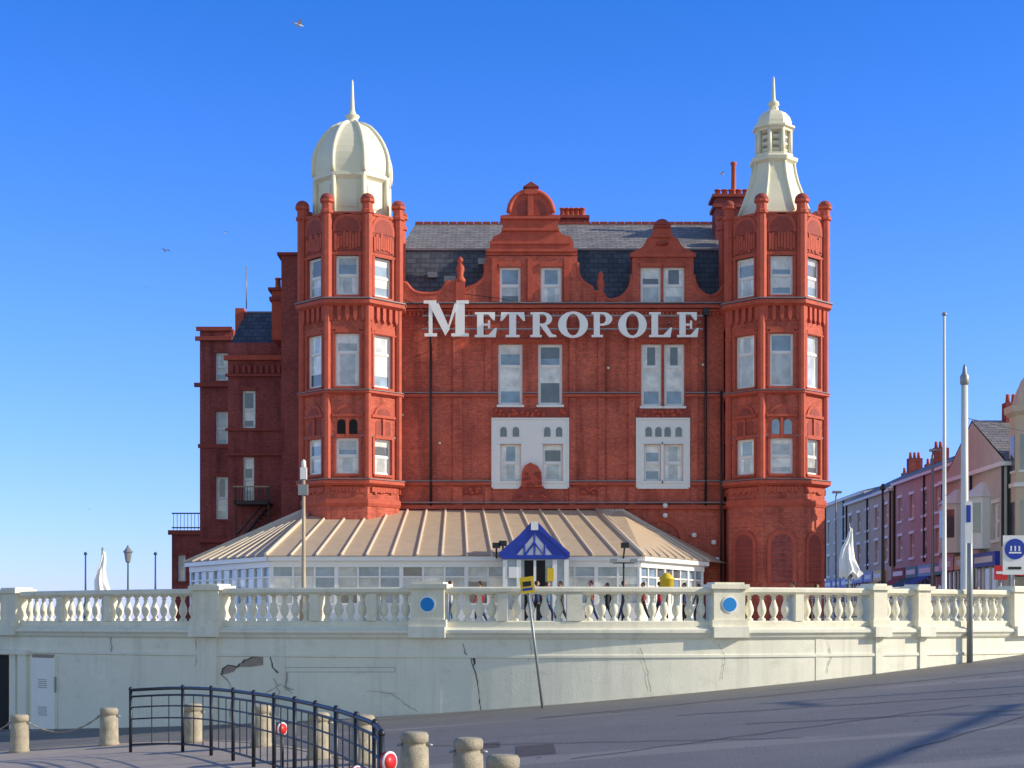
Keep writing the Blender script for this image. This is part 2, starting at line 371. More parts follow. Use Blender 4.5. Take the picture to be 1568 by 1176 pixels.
for a,b in((694,708),(743,752),(872,881),(916,926),(962,972),(1058,1068)):
    for (t,bt) in ((478,601),(609,737),(746,774)):
        if (a in(743,)) and t==609: continue
        TR.lbox(O,U,Xf(a),Xf(b),-.02,.10,Zf(bt),Zf(t),BRICK)
for py,h,e,m in((470,5,.22,TERRA),(465,2,.27,COURSE),(476,3,.12,TERRA),(606,4,.16,TERRA),(602,2,.2,COURSE),(741,4,.18,TERRA),(737,2,.22,COURSE),(777,6,.2,TERRA),(770,2,.3,COURSE)):
    segs=[(610,1110)]
    if 600<py<610: segs=[(610,762),(801,823),(862,981),(1049,1110)]
    if 735<py<745: segs=[(610,752),(872,973),(1057,1110)]
    for a,b in segs: TR.lbox(O,U,Xf(a),Xf(b),-.02,e,Zf(py+h/2)+.004,Zf(py-h/2),m)
for i in range(75):
    u=Xf(620)+i*.215; 
    if u<Xf(1104): TR.lbox(O,U,u,u+.11,-.02,.12,Zf(484),Zf(478),TERRA)
for a,b in((758,866),(978,1052)): TR.lbox(O,U,Xf(a),Xf(b),-.02,.07,Zf(525),Zf(519),TERRA)
for a in (660,1080): 
    TR.tube((Xf(a),FY-.17,Zf(775)),(Xf(a),FY-.17,Zf(480)),.065,BLACK)
    TR.lbox(O,U,Xf(a)-.15,Xf(a)+.15,.02,.3,Zf(484),Zf(474),BLACK)
TR.tube((Xf(1103),FY-.4,Zf(900)),(Xf(1103),FY-.4,Zf(600)),.06,BLACK)
TR.pipe([(Xf(a),FY-.35,Zf(b)) for a,b in((606,430),(612,455),(622,462),(640,470),(652,485))],.018,BLACK,6)
TR.pipe([(Xf(a),FY-.3,Zf(b)) for a,b in((712,452),(760,458),(800,466))],.018,BLACK,6)
arcpts=[math.pi*i/14 for i in range(15)]
for i in range(14):
    t0,t1=arcpts[i],arcpts[i+1]
    TR.extr([(Xf(1010)+r_*math.cos(t),Zf(830)+r_*math.sin(t)) for r_,t in((1.35,t0),(1.35,t1),(1.05,t1),(1.05,t0))],O,U,-.02,.09+.002*(i%2),TERRA)
for a,b in((1018,775),(1018,790),(1122,776),(1092,831),(1062,820),(1097,857),(930,860)):
    TR.lathe([(.05,Zf(b)-.12),(.14,Zf(b)-.05),(.12,Zf(b)+.1),(.03,Zf(b)+.13)],Xf(a),FY-.25,8,UPVC)
for a,b in ((615,637),(930,565),(672,680),(1075,560)): TR.lbox(O,U,Xf(a),Xf(a)+.1,.0,.05,Zf(b),Zf(b)+.1,UPVC)
# ---- attic parapet + gables
def gp(pts): return [(Xf(a),Zf(b)) for a,b in pts]
W.wall((0,FY-.004),U,Xf(884),Zf(467),Zf(392),[rect(765,797,409,465),rect(828,860,409,465)],BRICK,.18,TERRA,u0=Xf(744))
W.wall((0,FY-.004),U,Xf(1062),Zf(467),Zf(392),[rect(981,1012,409,465),rect(1016,1048,409,465)],BRICK,.18,TERRA,u0=Xf(968))
for q in((765,797,409,465),(828,860,409,465),(981,1012,409,465),(1016,1048,409,465)): 
    r=rect(*q); window(WN,(0,FY-.004),U,*r,depth=.13,fw=.08)
    TR.lbox(O,U,r[0]-.04,r[1]+.04,-.02,.1,r[3]+.003,r[3]+.2,TERRA)
W.box(Xf(744),Xf(884),FY+.35,FY+2.6,Zf(475),Zf(392),BRICKD); W.box(Xf(968),Xf(1062),FY+.35,FY+2.6,Zf(475),Zf(392),BRICKD)
def curve(p0,p1,bulge,n=7):
    out=[]
    for i in range(n+1):
        t=i/n; x=p0[0]+(p1[0]-p0[0])*t; y=p0[1]+(p1[1]-p0[1])*t
        dx,dy=p1[0]-p0[0],p1[1]-p0[1]; s=math.sin(math.pi*t)*bulge
        out.append((x-dy*s,y+dx*s))
    return out
topA=[(612,432)]+curve((622,434),(648,450),.15)+curve((660,450),(684,432),.2)+[(696,432),(697,445),(712,445),(718,440)]+curve((726,438),(744,402),.2)
topB=curve((884,402),(906,440),.2)+[(908,447),(922,447)]+curve((926,456),(944,458),.15)+curve((950,456),(968,420),.15)
topC=curve((1062,420),(1080,452),.15)+curve((1088,454),(1108,436),.18)
for t,lo,hi in((topA,612,744),(topB,884,968),(topC,1062,1112)):
    q=[];last=lo
    for a,b in t: a=min(hi,max(a,last)); q.append((a,b)); last=a
    q[0]=(lo,q[0][1]); q[-1]=(hi,q[-1][1])
    for (a,b),(c,d) in zip(q[:-1],q[1:]):
        if c-a<.05: continue
        W.extr(gp([(a,468),(a,b),(c,d),(c,468)]),O,U,-.35,0,BRICK)
    TR.pipe([(Xf(a),FY+.08,Zf(b)) for a,b in q],.12,TERRA,8)
GA=[(744,391),(744,384),(750,380),(750,372),(756,362)]+curve((758,361),(770,350),.15)+[(770,338),(767,336),(767,330),(780,328)]+[(813+33*math.cos(t),325-32*math.sin(t)) for t in [math.pi*(1-i/16) for i in range(1,16)]]+[(846,328),(857,330),(857,336),(854,338),(854,350)]+curve((855,350),(868,361),.15)+[(874,362),(878,372),(878,380),(884,384),(884,391)]
W.extr(gp(GA),O,U,-.4,.02,TERRA)
TR.pipe([(Xf(813+34*math.cos(t)),FY,Zf(326)+34/30*math.sin(t)) for t in [math.pi*i/16 for i in range(17)]],.13,TERRA,8)
for py,e in((334,.16),(352,.14),(384,.12),(372,.08)):
    hw=46 if py==334 else (44 if py==352 else (70 if py==384 else 62)); c=812 if py<380 else 814
    TR.lbox(O,U,Xf(c-hw),Xf(c+hw),-.42,.02+e,Zf(py+2),Zf(py-2),TERRA)
TR.extr(gp([(806-19*math.cos(t),330-24*math.sin(t)) for t in [math.pi/2*i/6 for i in range(7)]]+[(806,330)]),O,U,.0,.05,TERRAD)
TR.extr(gp([(819+19*math.cos(t),330-24*math.sin(t)) for t in [math.pi/2*i/6 for i in range(7)]]+[(819,330)]),O,U,.0,.05,TERRAD)
TR.lbox(O,U,Xf(808),Xf(817),.0,.12,Zf(331),Zf(292),TERRA)
TR.lbox(O,U,Xf(803),Xf(823),-.35,.15,Zf(298),Zf(291),TERRA)
TR.lbox(O,U,Xf(806),Xf(820),-.3,.1,Zf(291)+.003,Zf(287),TERRAD)
TR.extr(gp([(801,287),(825,287),(813,279)]),O,U,-.35,.17,TERRAD)
for a in (757,812,868): TR.lbox(O,U,Xf(a-4),Xf(a+4),-.0,.1,Zf(462),Zf(396),TERRA)
GBp=[(968,391),(968,386),(972,384)]+curve((974,383),(990,366),.15)+[(997,362),(1001,350),(1006,346)]+[(1022,346),(1027,350),(1031,362),(1038,366)]+curve((1039,367),(1056,383),.15)+[(1058,384),(1062,386),(1062,391)]
W.extr(gp(GBp),O,U,-.4,.02,TERRA)
TR.lbox(O,U,Xf(965),Xf(1065),-.42,.14,Zf(394),Zf(388),TERRA)
TR.lbox(O,U,Xf(998),Xf(1030),-.42,.12,Zf(364),Zf(361),TERRA)
TR.lbox(O,U,Xf(1001),Xf(1027),-.42,.14,Zf(349),Zf(345),TERRAD)
TR.lathe([(.4,Zf(345))]+[(.4*math.cos(t),Zf(345)+.36*math.sin(t)) for t in [math.pi/2*i/6 for i in range(1,7)]],Xf(1014),FY+.15,14,TERRAD)
TR.lathe([(.03,Zf(377)),(.3,Zf(375)),(.3,Zf(372)),(.03,Zf(369))],Xf(1014),FY-.02,12,TERRAD)
for a,t in((705,392),(920,415)):
    TR.box(Xf(a-7),Xf(a+7),FY-.12,FY+.4,Zf(470),Zf(t+40),TERRA)
    TR.lathe([(.28,Zf(t+40)),(.28,Zf(t+36)),(.15,Zf(t+30)),(.22,Zf(t+18)),(.12,Zf(t+10)),(.18,Zf(t+6)),(.05,Zf(t))],Xf(a),FY+.14,10,TERRA)
# ---- body and roof
W.box(Xf(600),14.8,FY+.4,104,2.2,Zf(462),BRICKD)
W.box(-12.1,-5.9,82.2,100,2.2,PZ(390,82),BRICKD)
TR.box(-12.3,-5.7,82.0,100.2,PZ(390,82),PZ(386,82),TERRAD)
xa,xb=-5.9,11.2
zb,zm,zt=Zf(462),PZ(383,82),PZ(343,86)
def quad(b,vs,m): b.add(vs,[tuple(range(len(vs)))],m)
quad(RF,[(xa,80.45,zb),(xb,80.45,zb),(xb,82,zm),(xa,82,zm)],SLATED)
quad(RF,[(xa,82,zm),(xb,82,zm),(xb,86,zt),(xa+.6,86,zt)],SLATE)
quad(RF,[(xa+.6,86,zt),(xb,86,zt),(xb,100,zb),(xa,100,zb)],SLATED)
quad(RF,[(xa,82,zm),(xa+.6,86,zt),(xa,100,zb)],SLATED); quad(RF,[(xa,82,zm),(xa,100,zb),(xa,80.45,zb)],SLATED)
quad(RF,[(xb,80.45,zb),(xb,100,zb),(xb,82,zm)],SLATED); quad(RF,[(xb,100,zb),(xb,86,zt),(xb,82,zm)],SLATED)
RF.box(xa,xb,81.9,82.06,zm-.03,zm+.06,COURSE)
u=xa+.6
while u<xb-.2:
    RF.box(u,u+.42,85.88,86.12,zt-.05,zt+.1,TERRAD); u+=.46
for a,b,t in((756,872,372),(980,1050,378)):
    xm=Xf((a+b)/2); z0=Zf(392); z1=Zf(t)
    quad(RF,[(Xf(a),80.5,z0),(xm,80.5,z1),(xm,84,z1),(Xf(a),82.7,z0)],SLATED); quad(RF,[(xm,80.5,z1),(Xf(b),80.5,z0),(Xf(b),82.7,z0),(xm,84,z1)],SLATED)
for a,b,c,d in((680,432,18,9),(732,405,12,9),(655,425,14,8)):
    RF.box(PX(a,81),PX(a+c,81),80.9,81.35,PZ(b,81),PZ(b-d,81),GREY)
def chimney(x0,x1,y0,y1,z0,z1,npots,m=BRICKD,pz=.9):
    TR.box(x0,x1,y0,y1,z0,z1,m); TR.box(x0-.12,x1+.12,y0-.12,y1+.12,z1-.55,z1-.35,TERRAD); TR.box(x0-.18,x1+.18,y0-.18,y1+.18,z1-.003,z1+.15,TERRAD)
    for i in range(npots):
        xx=x0+.2+(x1-x0-.4)*(i/(max(1,npots-1)))
        TR.lathe([(.2,z1+.15),(.17,z1+.2),(.14,z1+pz*.9),(.19,z1+pz*.92),(.18,z1+pz)],xx,(y0+y1)/2,9,TERRA)
chimney(PX(856,87),PX(897,87),86.5,87.6,PZ(360,87),PZ(338,87),5,pz=.7)
chimney(PX(1094,84),PX(1148,84),83.5,85,PZ(460,84),PZ(306,84),5,pz=.6)
TR.lathe([(.2,PZ(306,84)),(.14,PZ(300,84)),(.12,PZ(252,84)),(.17,PZ(250,84)),(.16,PZ(247,84))],PX(1124,84),84.2,9,TERRA)
chimney(PX(416,86),PX(434,86),86,88,PZ(520,86),PZ(445,86),1,m=TERRA)
TR.tube((PX(375,88),88.5,PZ(470,88)),(PX(375,88),88.5,PZ(405,88)),.03,GREY)
# ---- left rear blocks
def block(px0,px1,D,depth,pyt,wins,mat_=BRICKD):
    x0,x1=PX(px0,D),PX(px1,D); z1=PZ(pyt,D)
    ops=[(PX(a,D),PX(b,D),PZ(d,D),PZ(c,D)) for a,b,c,d in wins]
    W.wall((0,D),U,x1,2.2,z1,ops,mat_,.2,u0=x0)
    W.box(x0+.001,x1,D+.32,D+depth,2.2,z1-.01,mat_)
    W.box(x0,x0+.2,D+.003,D+.3,2.2,z1-.01,mat_)
    for q in ops:
        window(WN,(0,D),U,*q,depth=.14,fw=.09); sill(TR,(0,D),U,q[0],q[1],q[2],TERRAD)
        TR.lbox((0,D),U,q[0]-.1,q[1]+.1,-.02,.08,q[3]+.003,q[3]+.2,TERRAD)
    return x0,x1,z1
x0,x1,z1=block(349,432,88,9,525,[(371,391,598,656),(372,389,700,768)])
for py in(575,658,696): TR.box(x0-.12,x1,87.8,88.02,PZ(py+2,88),PZ(py-2,88),TERRAD)
TR.box(x0-.2,x1,87.75,88.02,PZ(552,88),PZ(545,88),TERRA)
for i in range(9): TR.box(x0+.15+i*.33,x0+.32+i*.33,87.85,88.01,PZ(572,88),PZ(560,88),TERRAD)
quad(RF,[(x0+.1,88.2,z1),(x1,88.2,z1),(x1,91,PZ(472,90)),(x0+.5,91,PZ(472,90))],SLATED)
quad(RF,[(x0+.1,88.2,z1),(x0+.5,91,PZ(472,90)),(x0+.1,96,z1)],SLATED)
TR.box(x0+.3,x1,90.9,91.2,PZ(480,90),PZ(472,90),COURSE)
TR.box(x0,x0+.5,90.3,91.3,z1,PZ(470,90),TERRA)
x0,x1,z1=block(306,356,96,9,502,[(330,349,540,583),(330,349,630,682),(330,349,730,795),(330,349,835,880)])
for py,e in((519,.25),(590,.3),(504,.2),(683,.1),(828,.3)): TR.box(x0-e,x1,96-e,96.02,PZ(py+3,96),PZ(py-3,96),TERRAD)
x0,x1,z1=block(263,308,98,10,815,[(272,284,850,890)])
TR.box(x0-.2,x1,97.8,98.05,PZ(819,98),PZ(812,98),TERRAD)
for i in range(8): TR.box(x0+.1+i*.22,x0+.13+i*.22,98,98.03,z1,PZ(786,98),GREEN)
TR.box(x0,x1,98,98.05,PZ(787,98),PZ(785,98),GREEN); TR.box(x0,x1,98.003,98.05,PZ(809,98),PZ(807,98),GREEN)
yb=86.6
for z in (PZ(768,yb),PZ(746,yb)):
    TR.box(PX(357,yb),PX(412,yb),yb,yb+.06,z,z+.07,TANP if z>PZ(760,yb) else BLACK)
TR.box(PX(357,yb),PX(412,yb),yb,88.1,PZ(772,yb),PZ(769,yb),BLACK)
for i in range(14): TR.box(PX(358+i*4.1,yb),PX(358.8+i*4.1,yb),yb+.01,yb+.05,PZ(769,yb),PZ(746,yb),BLACK)
for i in range(9):
    TR.box(PX(362+i*4.5,yb),PX(372+i*4.5,yb),yb+.3,yb+1.0,PZ(830-i*6,yb),PZ(828.8-i*6,yb),BLACK)
TR.tube((PX(362,yb),yb+.2,PZ(818,yb)),(PX(408,yb),yb+.2,PZ(765,yb)),.05,BLACK); TR.tube((PX(362,yb),yb+.2,PZ(832,yb)),(PX(408,yb),yb+.2,PZ(779,yb)),.07,BLACK)
for a in(360,410): TR.box(PX(a,yb),PX(a+1.6,yb),yb,yb+.08,2.2,PZ(745,yb),BLACK)

# ---- METROPOLE lettering
LT=B()
LET,_nt,_b=newmat('letter_white'); _b.inputs['Base Color'].default_value=(.96,.96,.94,1); _b.inputs['Roughness'].default_value=.4
def glyph(ch,x,z,w,h,yf=79.2):
    o=(0,yf); k=[0]
    def poly(p):
        k[0]+=1; LT.extr([(x+a*w,z+b*h) for a,b in p],o,U,-.12-.002*k[0],.003*k[0],LET)
    def bar(a,b,c,d): poly([(a,c),(b,c),(b,d),(a,d)])
    def ringp(cx,cz,ro,rzo,ri,rzi,a0,a1,n=20):
        k[0]+=1
        vs=[];fs=[]
        for i in range(n+1):
            t_=math.radians(a0+(a1-a0)*i/n)
            for (rr,rz) in((ro,rzo),(ri,rzi)):
                for yy in(yf-.003*k[0],yf+.12+.002*k[0]): vs.append((x+(cx+rr*math.cos(t_))*w,yy,z+(cz+rz*math.sin(t_))*h))
        for i in range(n):
            a=i*4;b=a+4
            fs+=[(a,b,b+2,a+2),(a+1,a+3,b+3,b+1),(a,a+1,b+1,b),(a+2,b+2,b+3,a+3)]
        fs+=[(0,2,3,1),(n*4,n*4+1,n*4+3,n*4+2)]
        LT.add(vs,fs,LET)
    sh=.085
    if ch=='M':
        bar(.10,.19,sh,1-sh);bar(.74,.96,sh,1-sh);bar(0,.30,0,sh);bar(.64,1.06,0,sh);bar(-.02,.28,1-sh,1);bar(.76,1.06,1-sh,1)
        poly([(.10,1-sh),(.34,1-sh),(.6,.22),(.5,.02)]);poly([(.5,.02),(.56,.14),(.80,1-sh),(.72,1-sh)])
    if ch in'ELPR': bar(.1,.38,sh,1-sh)
    if ch=='E':
        bar(0,.88,1-sh,1);bar(0,.92,0,sh);bar(.38,.62,.46,.54);bar(.58,.67,.34,.66)
        poly([(.88,1-sh),(.88,.68),(.80,.68),(.60,1-sh)]);poly([(.92,sh),(.97,.36),(.88,.36),(.60,sh)])
    if ch=='L': bar(0,.5,1-sh,1);bar(0,.92,0,sh);poly([(.92,sh),(.98,.38),(.9,.38),(.6,sh)])
    if ch=='T':
        bar(.36,.64,sh,1-sh);bar(0.03,.97,1-sh,1);bar(.22,.78,0,sh)
        poly([(.03,1-sh),(.0,.66),(.08,.66),(.3,1-sh)]);poly([(.97,1-sh),(1,.66),(.92,.66),(.7,1-sh)])
    if ch=='O': ringp(.5,.5,.51,.53,.23,.44,0,360,28)
    if ch in'PR':
        bar(0,.46,0,sh) if ch=='R' else bar(0,.52,0,sh)
        bar(0,.52,1-sh,1);ringp(.5,.73,.46 if ch=='P' else .38,.27,.16,.19,-90,90,14);bar(.38,.5,.46,.54);bar(.38,.5,.917,.997)
    if ch=='R': poly([(.4,.46),(.64,.5),(.88,.12),(1.05,.07),(1.05,0),(.76,0)])
zb_=PZ(516,79.2)
glyph('M',PX(650,79.2),PZ(515,79.2),64*.033,55*.033)
for ch,a,b in(('E',727,762),('T',766,804),('R',812,850),('O',855,900),('P',906,939),('O',947,990),('L',994,1030),('E',1037,1071)):
    glyph(ch,PX(a,79.2),zb_,(b-a)*.033,38*.033)
for py in(487,507): LT.box(Xf(648),Xf(1074),79.36,79.4,Zf(py+1),Zf(py-1),GREY)
for i in range(10): LT.box(Xf(655+i*46),Xf(656.5+i*46),79.38,80.0,Zf(498),Zf(496),GREY)

# ---- conservatory
SR=B()
ZE=5.30; ZR=8.0
eave=[(-16.4,78.5),(-11.05,70.3),(5.9,70.3),(9.7,77.2)]
top=[(-10.6,79.7),(-10.1,79.7),(4.3,79.7),(5.6,79.7)]
def roofface(a,b,c,d,n):
    quad(SR,[a,b,c,d],TANROOF)
    A,Bb,C,D=map(Vector,(a,b,c,d))
    nn=(Bb-A).cross(D-A).normalized()
    for i in range(n+1):
        t=i/n; p=A.lerp(Bb,t)+nn*.03; q=D.lerp(C,t)+nn*.03
        SR.tube(p,q,.06,TANSEAM,n=6)
e=[(x,y,ZE) for x,y in eave]
tp=[(x,y,ZR) for x,y in top]
roofface(e[0],e[1],tp[1],tp[0],9); roofface(e[1],e[2],tp[2],tp[1],15); roofface(e[2],e[3],tp[3],tp[2],8)
quad(SR,[e[3],(11,79.9,ZE),tp[3]],TANROOF)
for a,b in((e[1],tp[1]),(e[2],tp[2])): SR.tube(Vector(a)+Vector((0,0,.05)),Vector(b)+Vector((0,0,.05)),.09,TANSEAM,n=8)
pl=[(-16.1,78.7),(-10.85,70.7),(5.75,70.7),(9.4,77.4),(9.6,79.9)]
for a,b in zip(pl[:-1],pl[1:]):
    L=math.dist(a,b); Ud=((b[0]-a[0])/L,(b[1]-a[1])/L)
    SR.lbox(a,Ud,-.1,L+.1,-.05,.32,ZE-.22,ZE-.02,UPVC); SR.lbox(a,Ud,-.03,L+.03,-.05,.10,ZE-.5,ZE-.225,UPVC)
    SR.lbox(a,Ud,0,L,-.1,.0,2.2,3.1,UPVC); SR.lbox(a,Ud,0,L,-.1,.06,3.1,3.18,UPVC)
    n=max(2,round(L/.95))
    for i in range(n+1):
        u=L*i/n; wd=.09 if i%3==0 else .045
        SR.lbox(a,Ud,u-wd,u+wd,-.08,.03+(.02 if i%3==0 else 0),3.18,ZE-.5,UPVC)
        if i<n:
            u2=L*(i+1)/n
            SR.lbox(a,Ud,u+.05,u2-.05,-.07,.015,4.33,4.40,UPVC)
            N=(Ud[1],-Ud[0]); g=-.05
            P=lambda uu,zz:(a[0]+Ud[0]*uu+N[0]*g,a[1]+Ud[1]*uu+N[1]*g,zz)
            zs=random.uniform(3.6,4.3)
            SR.add([P(u,3.18),P(u2,3.18),P(u2,zs),P(u,zs)],[(0,1,2,3)],random.choice([GM,GM,GL,GB,GD]))
            SR.add([P(u,zs),P(u2,zs),P(u2,4.36),P(u,4.36)],[(0,1,2,3)],random.choice([GM,GL,GB,GM,GL]))
            SR.add([P(u,4.36),P(u2,4.36),P(u2,ZE-.5),P(u,ZE-.5)],[(0,1,2,3)],random.choice([GM,GD,GB,GB,GM]))
D=69.4; px=lambda a:PX(a,D); pz=lambda b:PZ(b,D)
SR.extr([(px(788),pz(850)),(px(849),pz(850)),(px(818.5),pz(817))],(0,D),U,-.2,.02,UPVC)
for a,b in(((803,850),(803,834)),((834,850),(834,834)),((804,850),(818.5,830)),((833,850),(818.5,830)),((818.5,850),(818.5,817))):
    SR.tube((px(a[0]),D-.06,pz(a[1])),(px(b[0]),D-.06,pz(b[1])),.05,BLUE,n=6)
SR.lbox((0,D),U,px(768),px(869),-.1,.1,pz(856),pz(850),BLUE)
SR.extr([(px(768),pz(851)),(px(790),pz(851)),(px(818.5),pz(817)),(px(847),pz(851)),(px(869),pz(851)),(px(867),pz(846)),(px(824),pz(800)),(px(813),pz(800)),(px(770),pz(846))],(0,D),U,-1.2,.06,BLUE)
for s in(-1,1):
    SR.extr([(px(818.5+s*54),pz(853)),(px(818.5+s*54),pz(846)),(px(818.5),pz(799)),(px(818.5),pz(807))],(0,D),U,-1.4,.12,BLUE)
SR.box(px(813),px(824),D-.15,D+.1,pz(812),pz(799),UPVC)
for a in(770,791,846,864): SR.box(px(a),px(a+7),D,D+.25,2.2,pz(857),UPVC)
SR.box(px(778),px(864),D+.12,D+.2,2.9,pz(856)-.002,GB) 
SR.box(px(803),px(835),D+.05,D+.11,2.2,pz(858),DARK)
SR.box(px(817),px(821),D-.01,D+.05,2.2,pz(858),UPVC)
SR.box(px(779),px(792),D-.02,D+.05,pz(885),pz(868),UPVC); SR.box(px(838),px(848),D-.02,D+.05,pz(890),pz(870),YEL)
for a,b in((760,835),(957,835),(770,832)):
    SR.box(px(a-6),px(a+6),D-.1,D+.2,pz(b+4),pz(b-4),BLACK); SR.tube((px(a),D+.1,pz(b)),(px(a),D+1.0,ZE-.1),.04,BLACK)
for b_,n_ in((W,'walls'),(WN,'windows'),(TR,'terracotta_trim'),(RF,'slate_roof'),(DM,'turret_domes'),(LT,'sign_letters'),(SR,'conservatory')):
    b_.finish(n_,hotel)

# ================================================================== GROUND
def softmin(a,b,k=.25):
    h=max(k-abs(a-b),0)/k; return min(a,b)-h*h*k*.25
def gh(x,y):
    yy=max(8,min(y,90))
    z=.2+.078*x-.02*(38-yy)
    z=softmin(z,2.2,.5); z=max(z,-1.6)
    if x<-60 or y>230:
        d=max(-60-x,y-230); z-=min(6,d*.2)
    return z
ASPH,nt,b=newmat('asphalt')
o=mix(nt,ramp(nt,noise(nt,.35,(1,1,1),6,.7),.3,.7),(.165,.16,.157),(.25,.243,.235))
o=mix(nt,ramp(nt,noise(nt,30),.3,.7),o,(.13,.13,.13))
o=mix(nt,ramp(nt,noise(nt,.5,(.25,2.2,1),4,.6),.56,.6),o,(.15,.147,.147))
o=mix(nt,ramp(nt,noise(nt,.22,(.12,1.6,1),3,.5),.60,.62),o,(.23,.22,.21))
o=mix(nt,ramp(nt,noise(nt,1.6,(1,1,1),3,.5),.68,.74),o,(.09,.088,.088))
nt.links.new(o,b.inputs['Base Color']); b.inputs['Roughness'].default_value=.7
bp=nt.nodes.new('ShaderNodeBump'); bp.inputs['Strength'].default_value=.8; bp.inputs['Distance'].default_value=.02
nt.links.new(noise(nt,25),bp.inputs['Height']); nt.links.new(bp.outputs[0],b.inputs['Normal'])
ROADLN=mat('dark_road_line',(.05,.05,.052),.6,.3,4)  # thin dark lines laid just above the road surface
def grid(xs,ys,fn,mat_,name):
    g=B(); vs=[(x,y,fn(x,y)) for y in ys for x in xs]; n=len(xs)
    fs=[(j*n+i,j*n+i+1,(j+1)*n+i+1,(j+1)*n+i) for j in range(len(ys)-1) for i in range(n-1)]
    g.add(vs,fs,mat_,True); return g.finish(name)
xs=[-4000,-1500,-500,-200,-90]+[-70+i*2 for i in range(81)]+[100,150,300,800,2000,4000]
ys=[-300,-100,-30,-10,0]+[4+i*2 for i in range(70)]+[160,200,230,262,400,900,2000,5000]
grid(xs,ys,gh,ASPH,'ground')
SEA=mat('sea_water',(.03,.08,.10),.15,.2,.05,bump=.5,bscale=.6)
g=B(); quad(g,[(-6000,-600,-3.4),(6000,-600,-3.4),(6000,8000,-3.4),(-6000,8000,-3.4)],SEA); g.finish('sea')
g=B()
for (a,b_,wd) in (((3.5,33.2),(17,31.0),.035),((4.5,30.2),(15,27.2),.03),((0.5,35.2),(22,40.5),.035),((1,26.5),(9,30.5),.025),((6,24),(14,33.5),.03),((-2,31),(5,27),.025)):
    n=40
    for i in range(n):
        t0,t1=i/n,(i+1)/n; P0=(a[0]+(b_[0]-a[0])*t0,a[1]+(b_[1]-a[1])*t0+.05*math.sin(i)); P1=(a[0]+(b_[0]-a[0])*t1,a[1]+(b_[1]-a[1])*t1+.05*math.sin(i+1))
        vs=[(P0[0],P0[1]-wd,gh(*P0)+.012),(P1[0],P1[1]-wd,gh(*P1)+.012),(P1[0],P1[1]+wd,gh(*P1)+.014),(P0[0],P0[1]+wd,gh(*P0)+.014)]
        g.add(vs,[(0,1,2,3)],ROADLN)
g.finish('road_lines')
# wall curve
def wy(x):
    d=x-1.0
    if d<-17.5: return 39+.0285*17.5**2+(-d-17.5)*.6
    return 39+.0285*d*d
def wnorm(x):
    e_=.01; s=(wy(x+e_)-wy(x-e_))/(2*e_); l=math.hypot(1,s); return (s/l,-1/l),(1/l,s/l)
XR=14.6
def wx(px_):
    x=0
    for _ in range(40): x=(px_-CX)/F*wy(x)
    return x
path=[]; x=-45
while x<XR: path.append((x,wy(x))); x+=.5
path.append((XR,wy(XR)))
ret=[(XR+.25+i*.1,wy(XR)+i*3.5+.3) for i in range(0,10)]
PAV=mat('terrace_paving',(.42,.38,.34),.85,.2,2)
g=B(); poly=[(p[0],p[1]+.1) for p in path]+ret[1:]+[(15.5,110),(60,112),(60,229),(-45,229)]
g.add([(a,b_,2.25) for a,b_ in poly],[tuple(range(len(poly)))],PAV); g.finish('terrace_pavement')
# ================================================================== WALL + BALUSTRADE
wallE=empty('promenade_balustrade_wall')
def sweep(b,pts,nrm,prof,m):
    n=len(prof); vs=[]
    for (p,nn) in zip(pts,nrm):
        for o_,z in prof: vs.append((p[0]+nn[0]*o_,p[1]+nn[1]*o_,z))
    fs=[]
    for j in range(len(pts)-1):
        for i in range(n):
            k=(i+1)%n; fs.append((j*n+i,(j+1)*n+i,(j+1)*n+k,j*n+k))
    fs.append(tuple(range(n))); fs.append(tuple(reversed(range((len(pts)-1)*n,len(pts)*n))))
    b.add(vs,fs,m)
nr=[wnorm(p[0])[0] for p in path]
WB=B()
prof_wall=[(0,-2.5),(0,2.0),(-.5,2.0),(-.5,-2.5)]
prof_m=[(.03,1.93),(.08,1.98),(.10,2.03),(.17,2.09),(.17,2.16),(.05,2.2),(.03,2.23),(-.52,2.23),(-.5,2.003),(-.01,2.003),(-.01,1.93)]
prof_b=[(-.02,2.233),(-.02,2.36),(-.06,2.39),(-.34,2.39),(-.38,2.36),(-.38,2.233)]
prof_t=[(-.05,3.06),(-.0,3.1),(.03,3.12),(.03,3.2),(-.0,3.24),(-.40,3.24),(-.43,3.2),(-.43,3.12),(-.40,3.1),(-.35,3.06)]
for pr,m in((prof_wall,WALLP),(prof_m,WALLP),(prof_b,WALLB),(prof_t,WALLB)): sweep(WB,path,nr,pr,m)
nr2=[(1,-.03)]*len(ret)
for pr,m in((prof_wall,WALLP),(prof_m,WALLP),(prof_b,WALLB),(prof_t,WALLB)): sweep(WB,ret,nr2,pr,m)
sweep(WB,path,nr,[(.0,1.45),(.035,1.47),(.035,1.53),(.0,1.55),(-.05,1.5)],WALLP)
peds=[(-165,1),(17,1),(318,1),(656,1),(1115,1),(1345,.6),(1412,.4)]
halfp=[(90,0),(163,0),(480,0),(880,0),(1225,0),(568,0),(770,0)]
pedx=[]
def pier(xc,hw,big):
    N,T=wnorm(xc); o=(xc,wy(xc))
    if big:
        WB.lbox(o,T,-hw,hw,-.46,.10,2.236,3.2,WALLB); WB.lbox(o,T,-hw-.06,hw+.06,-.5,.15,2.235,2.42,WALLB)
        WB.lbox(o,T,-hw-.09,hw+.09,-.54,.18,3.2-.004,3.31,WALLB); WB.lbox(o,T,-hw+.02,hw-.02,-.46,.1,3.306,3.36,WALLB)
        WB.lbox(o,T,-hw-.05,hw+.05,-.1,.24,1.97,2.238,WALLP)
    else:
        WB.lbox(o,T,-hw,hw,-.41,.0,2.388,3.07,WALLB)
    pedx.append((xc,hw+(.08 if big else .02)))
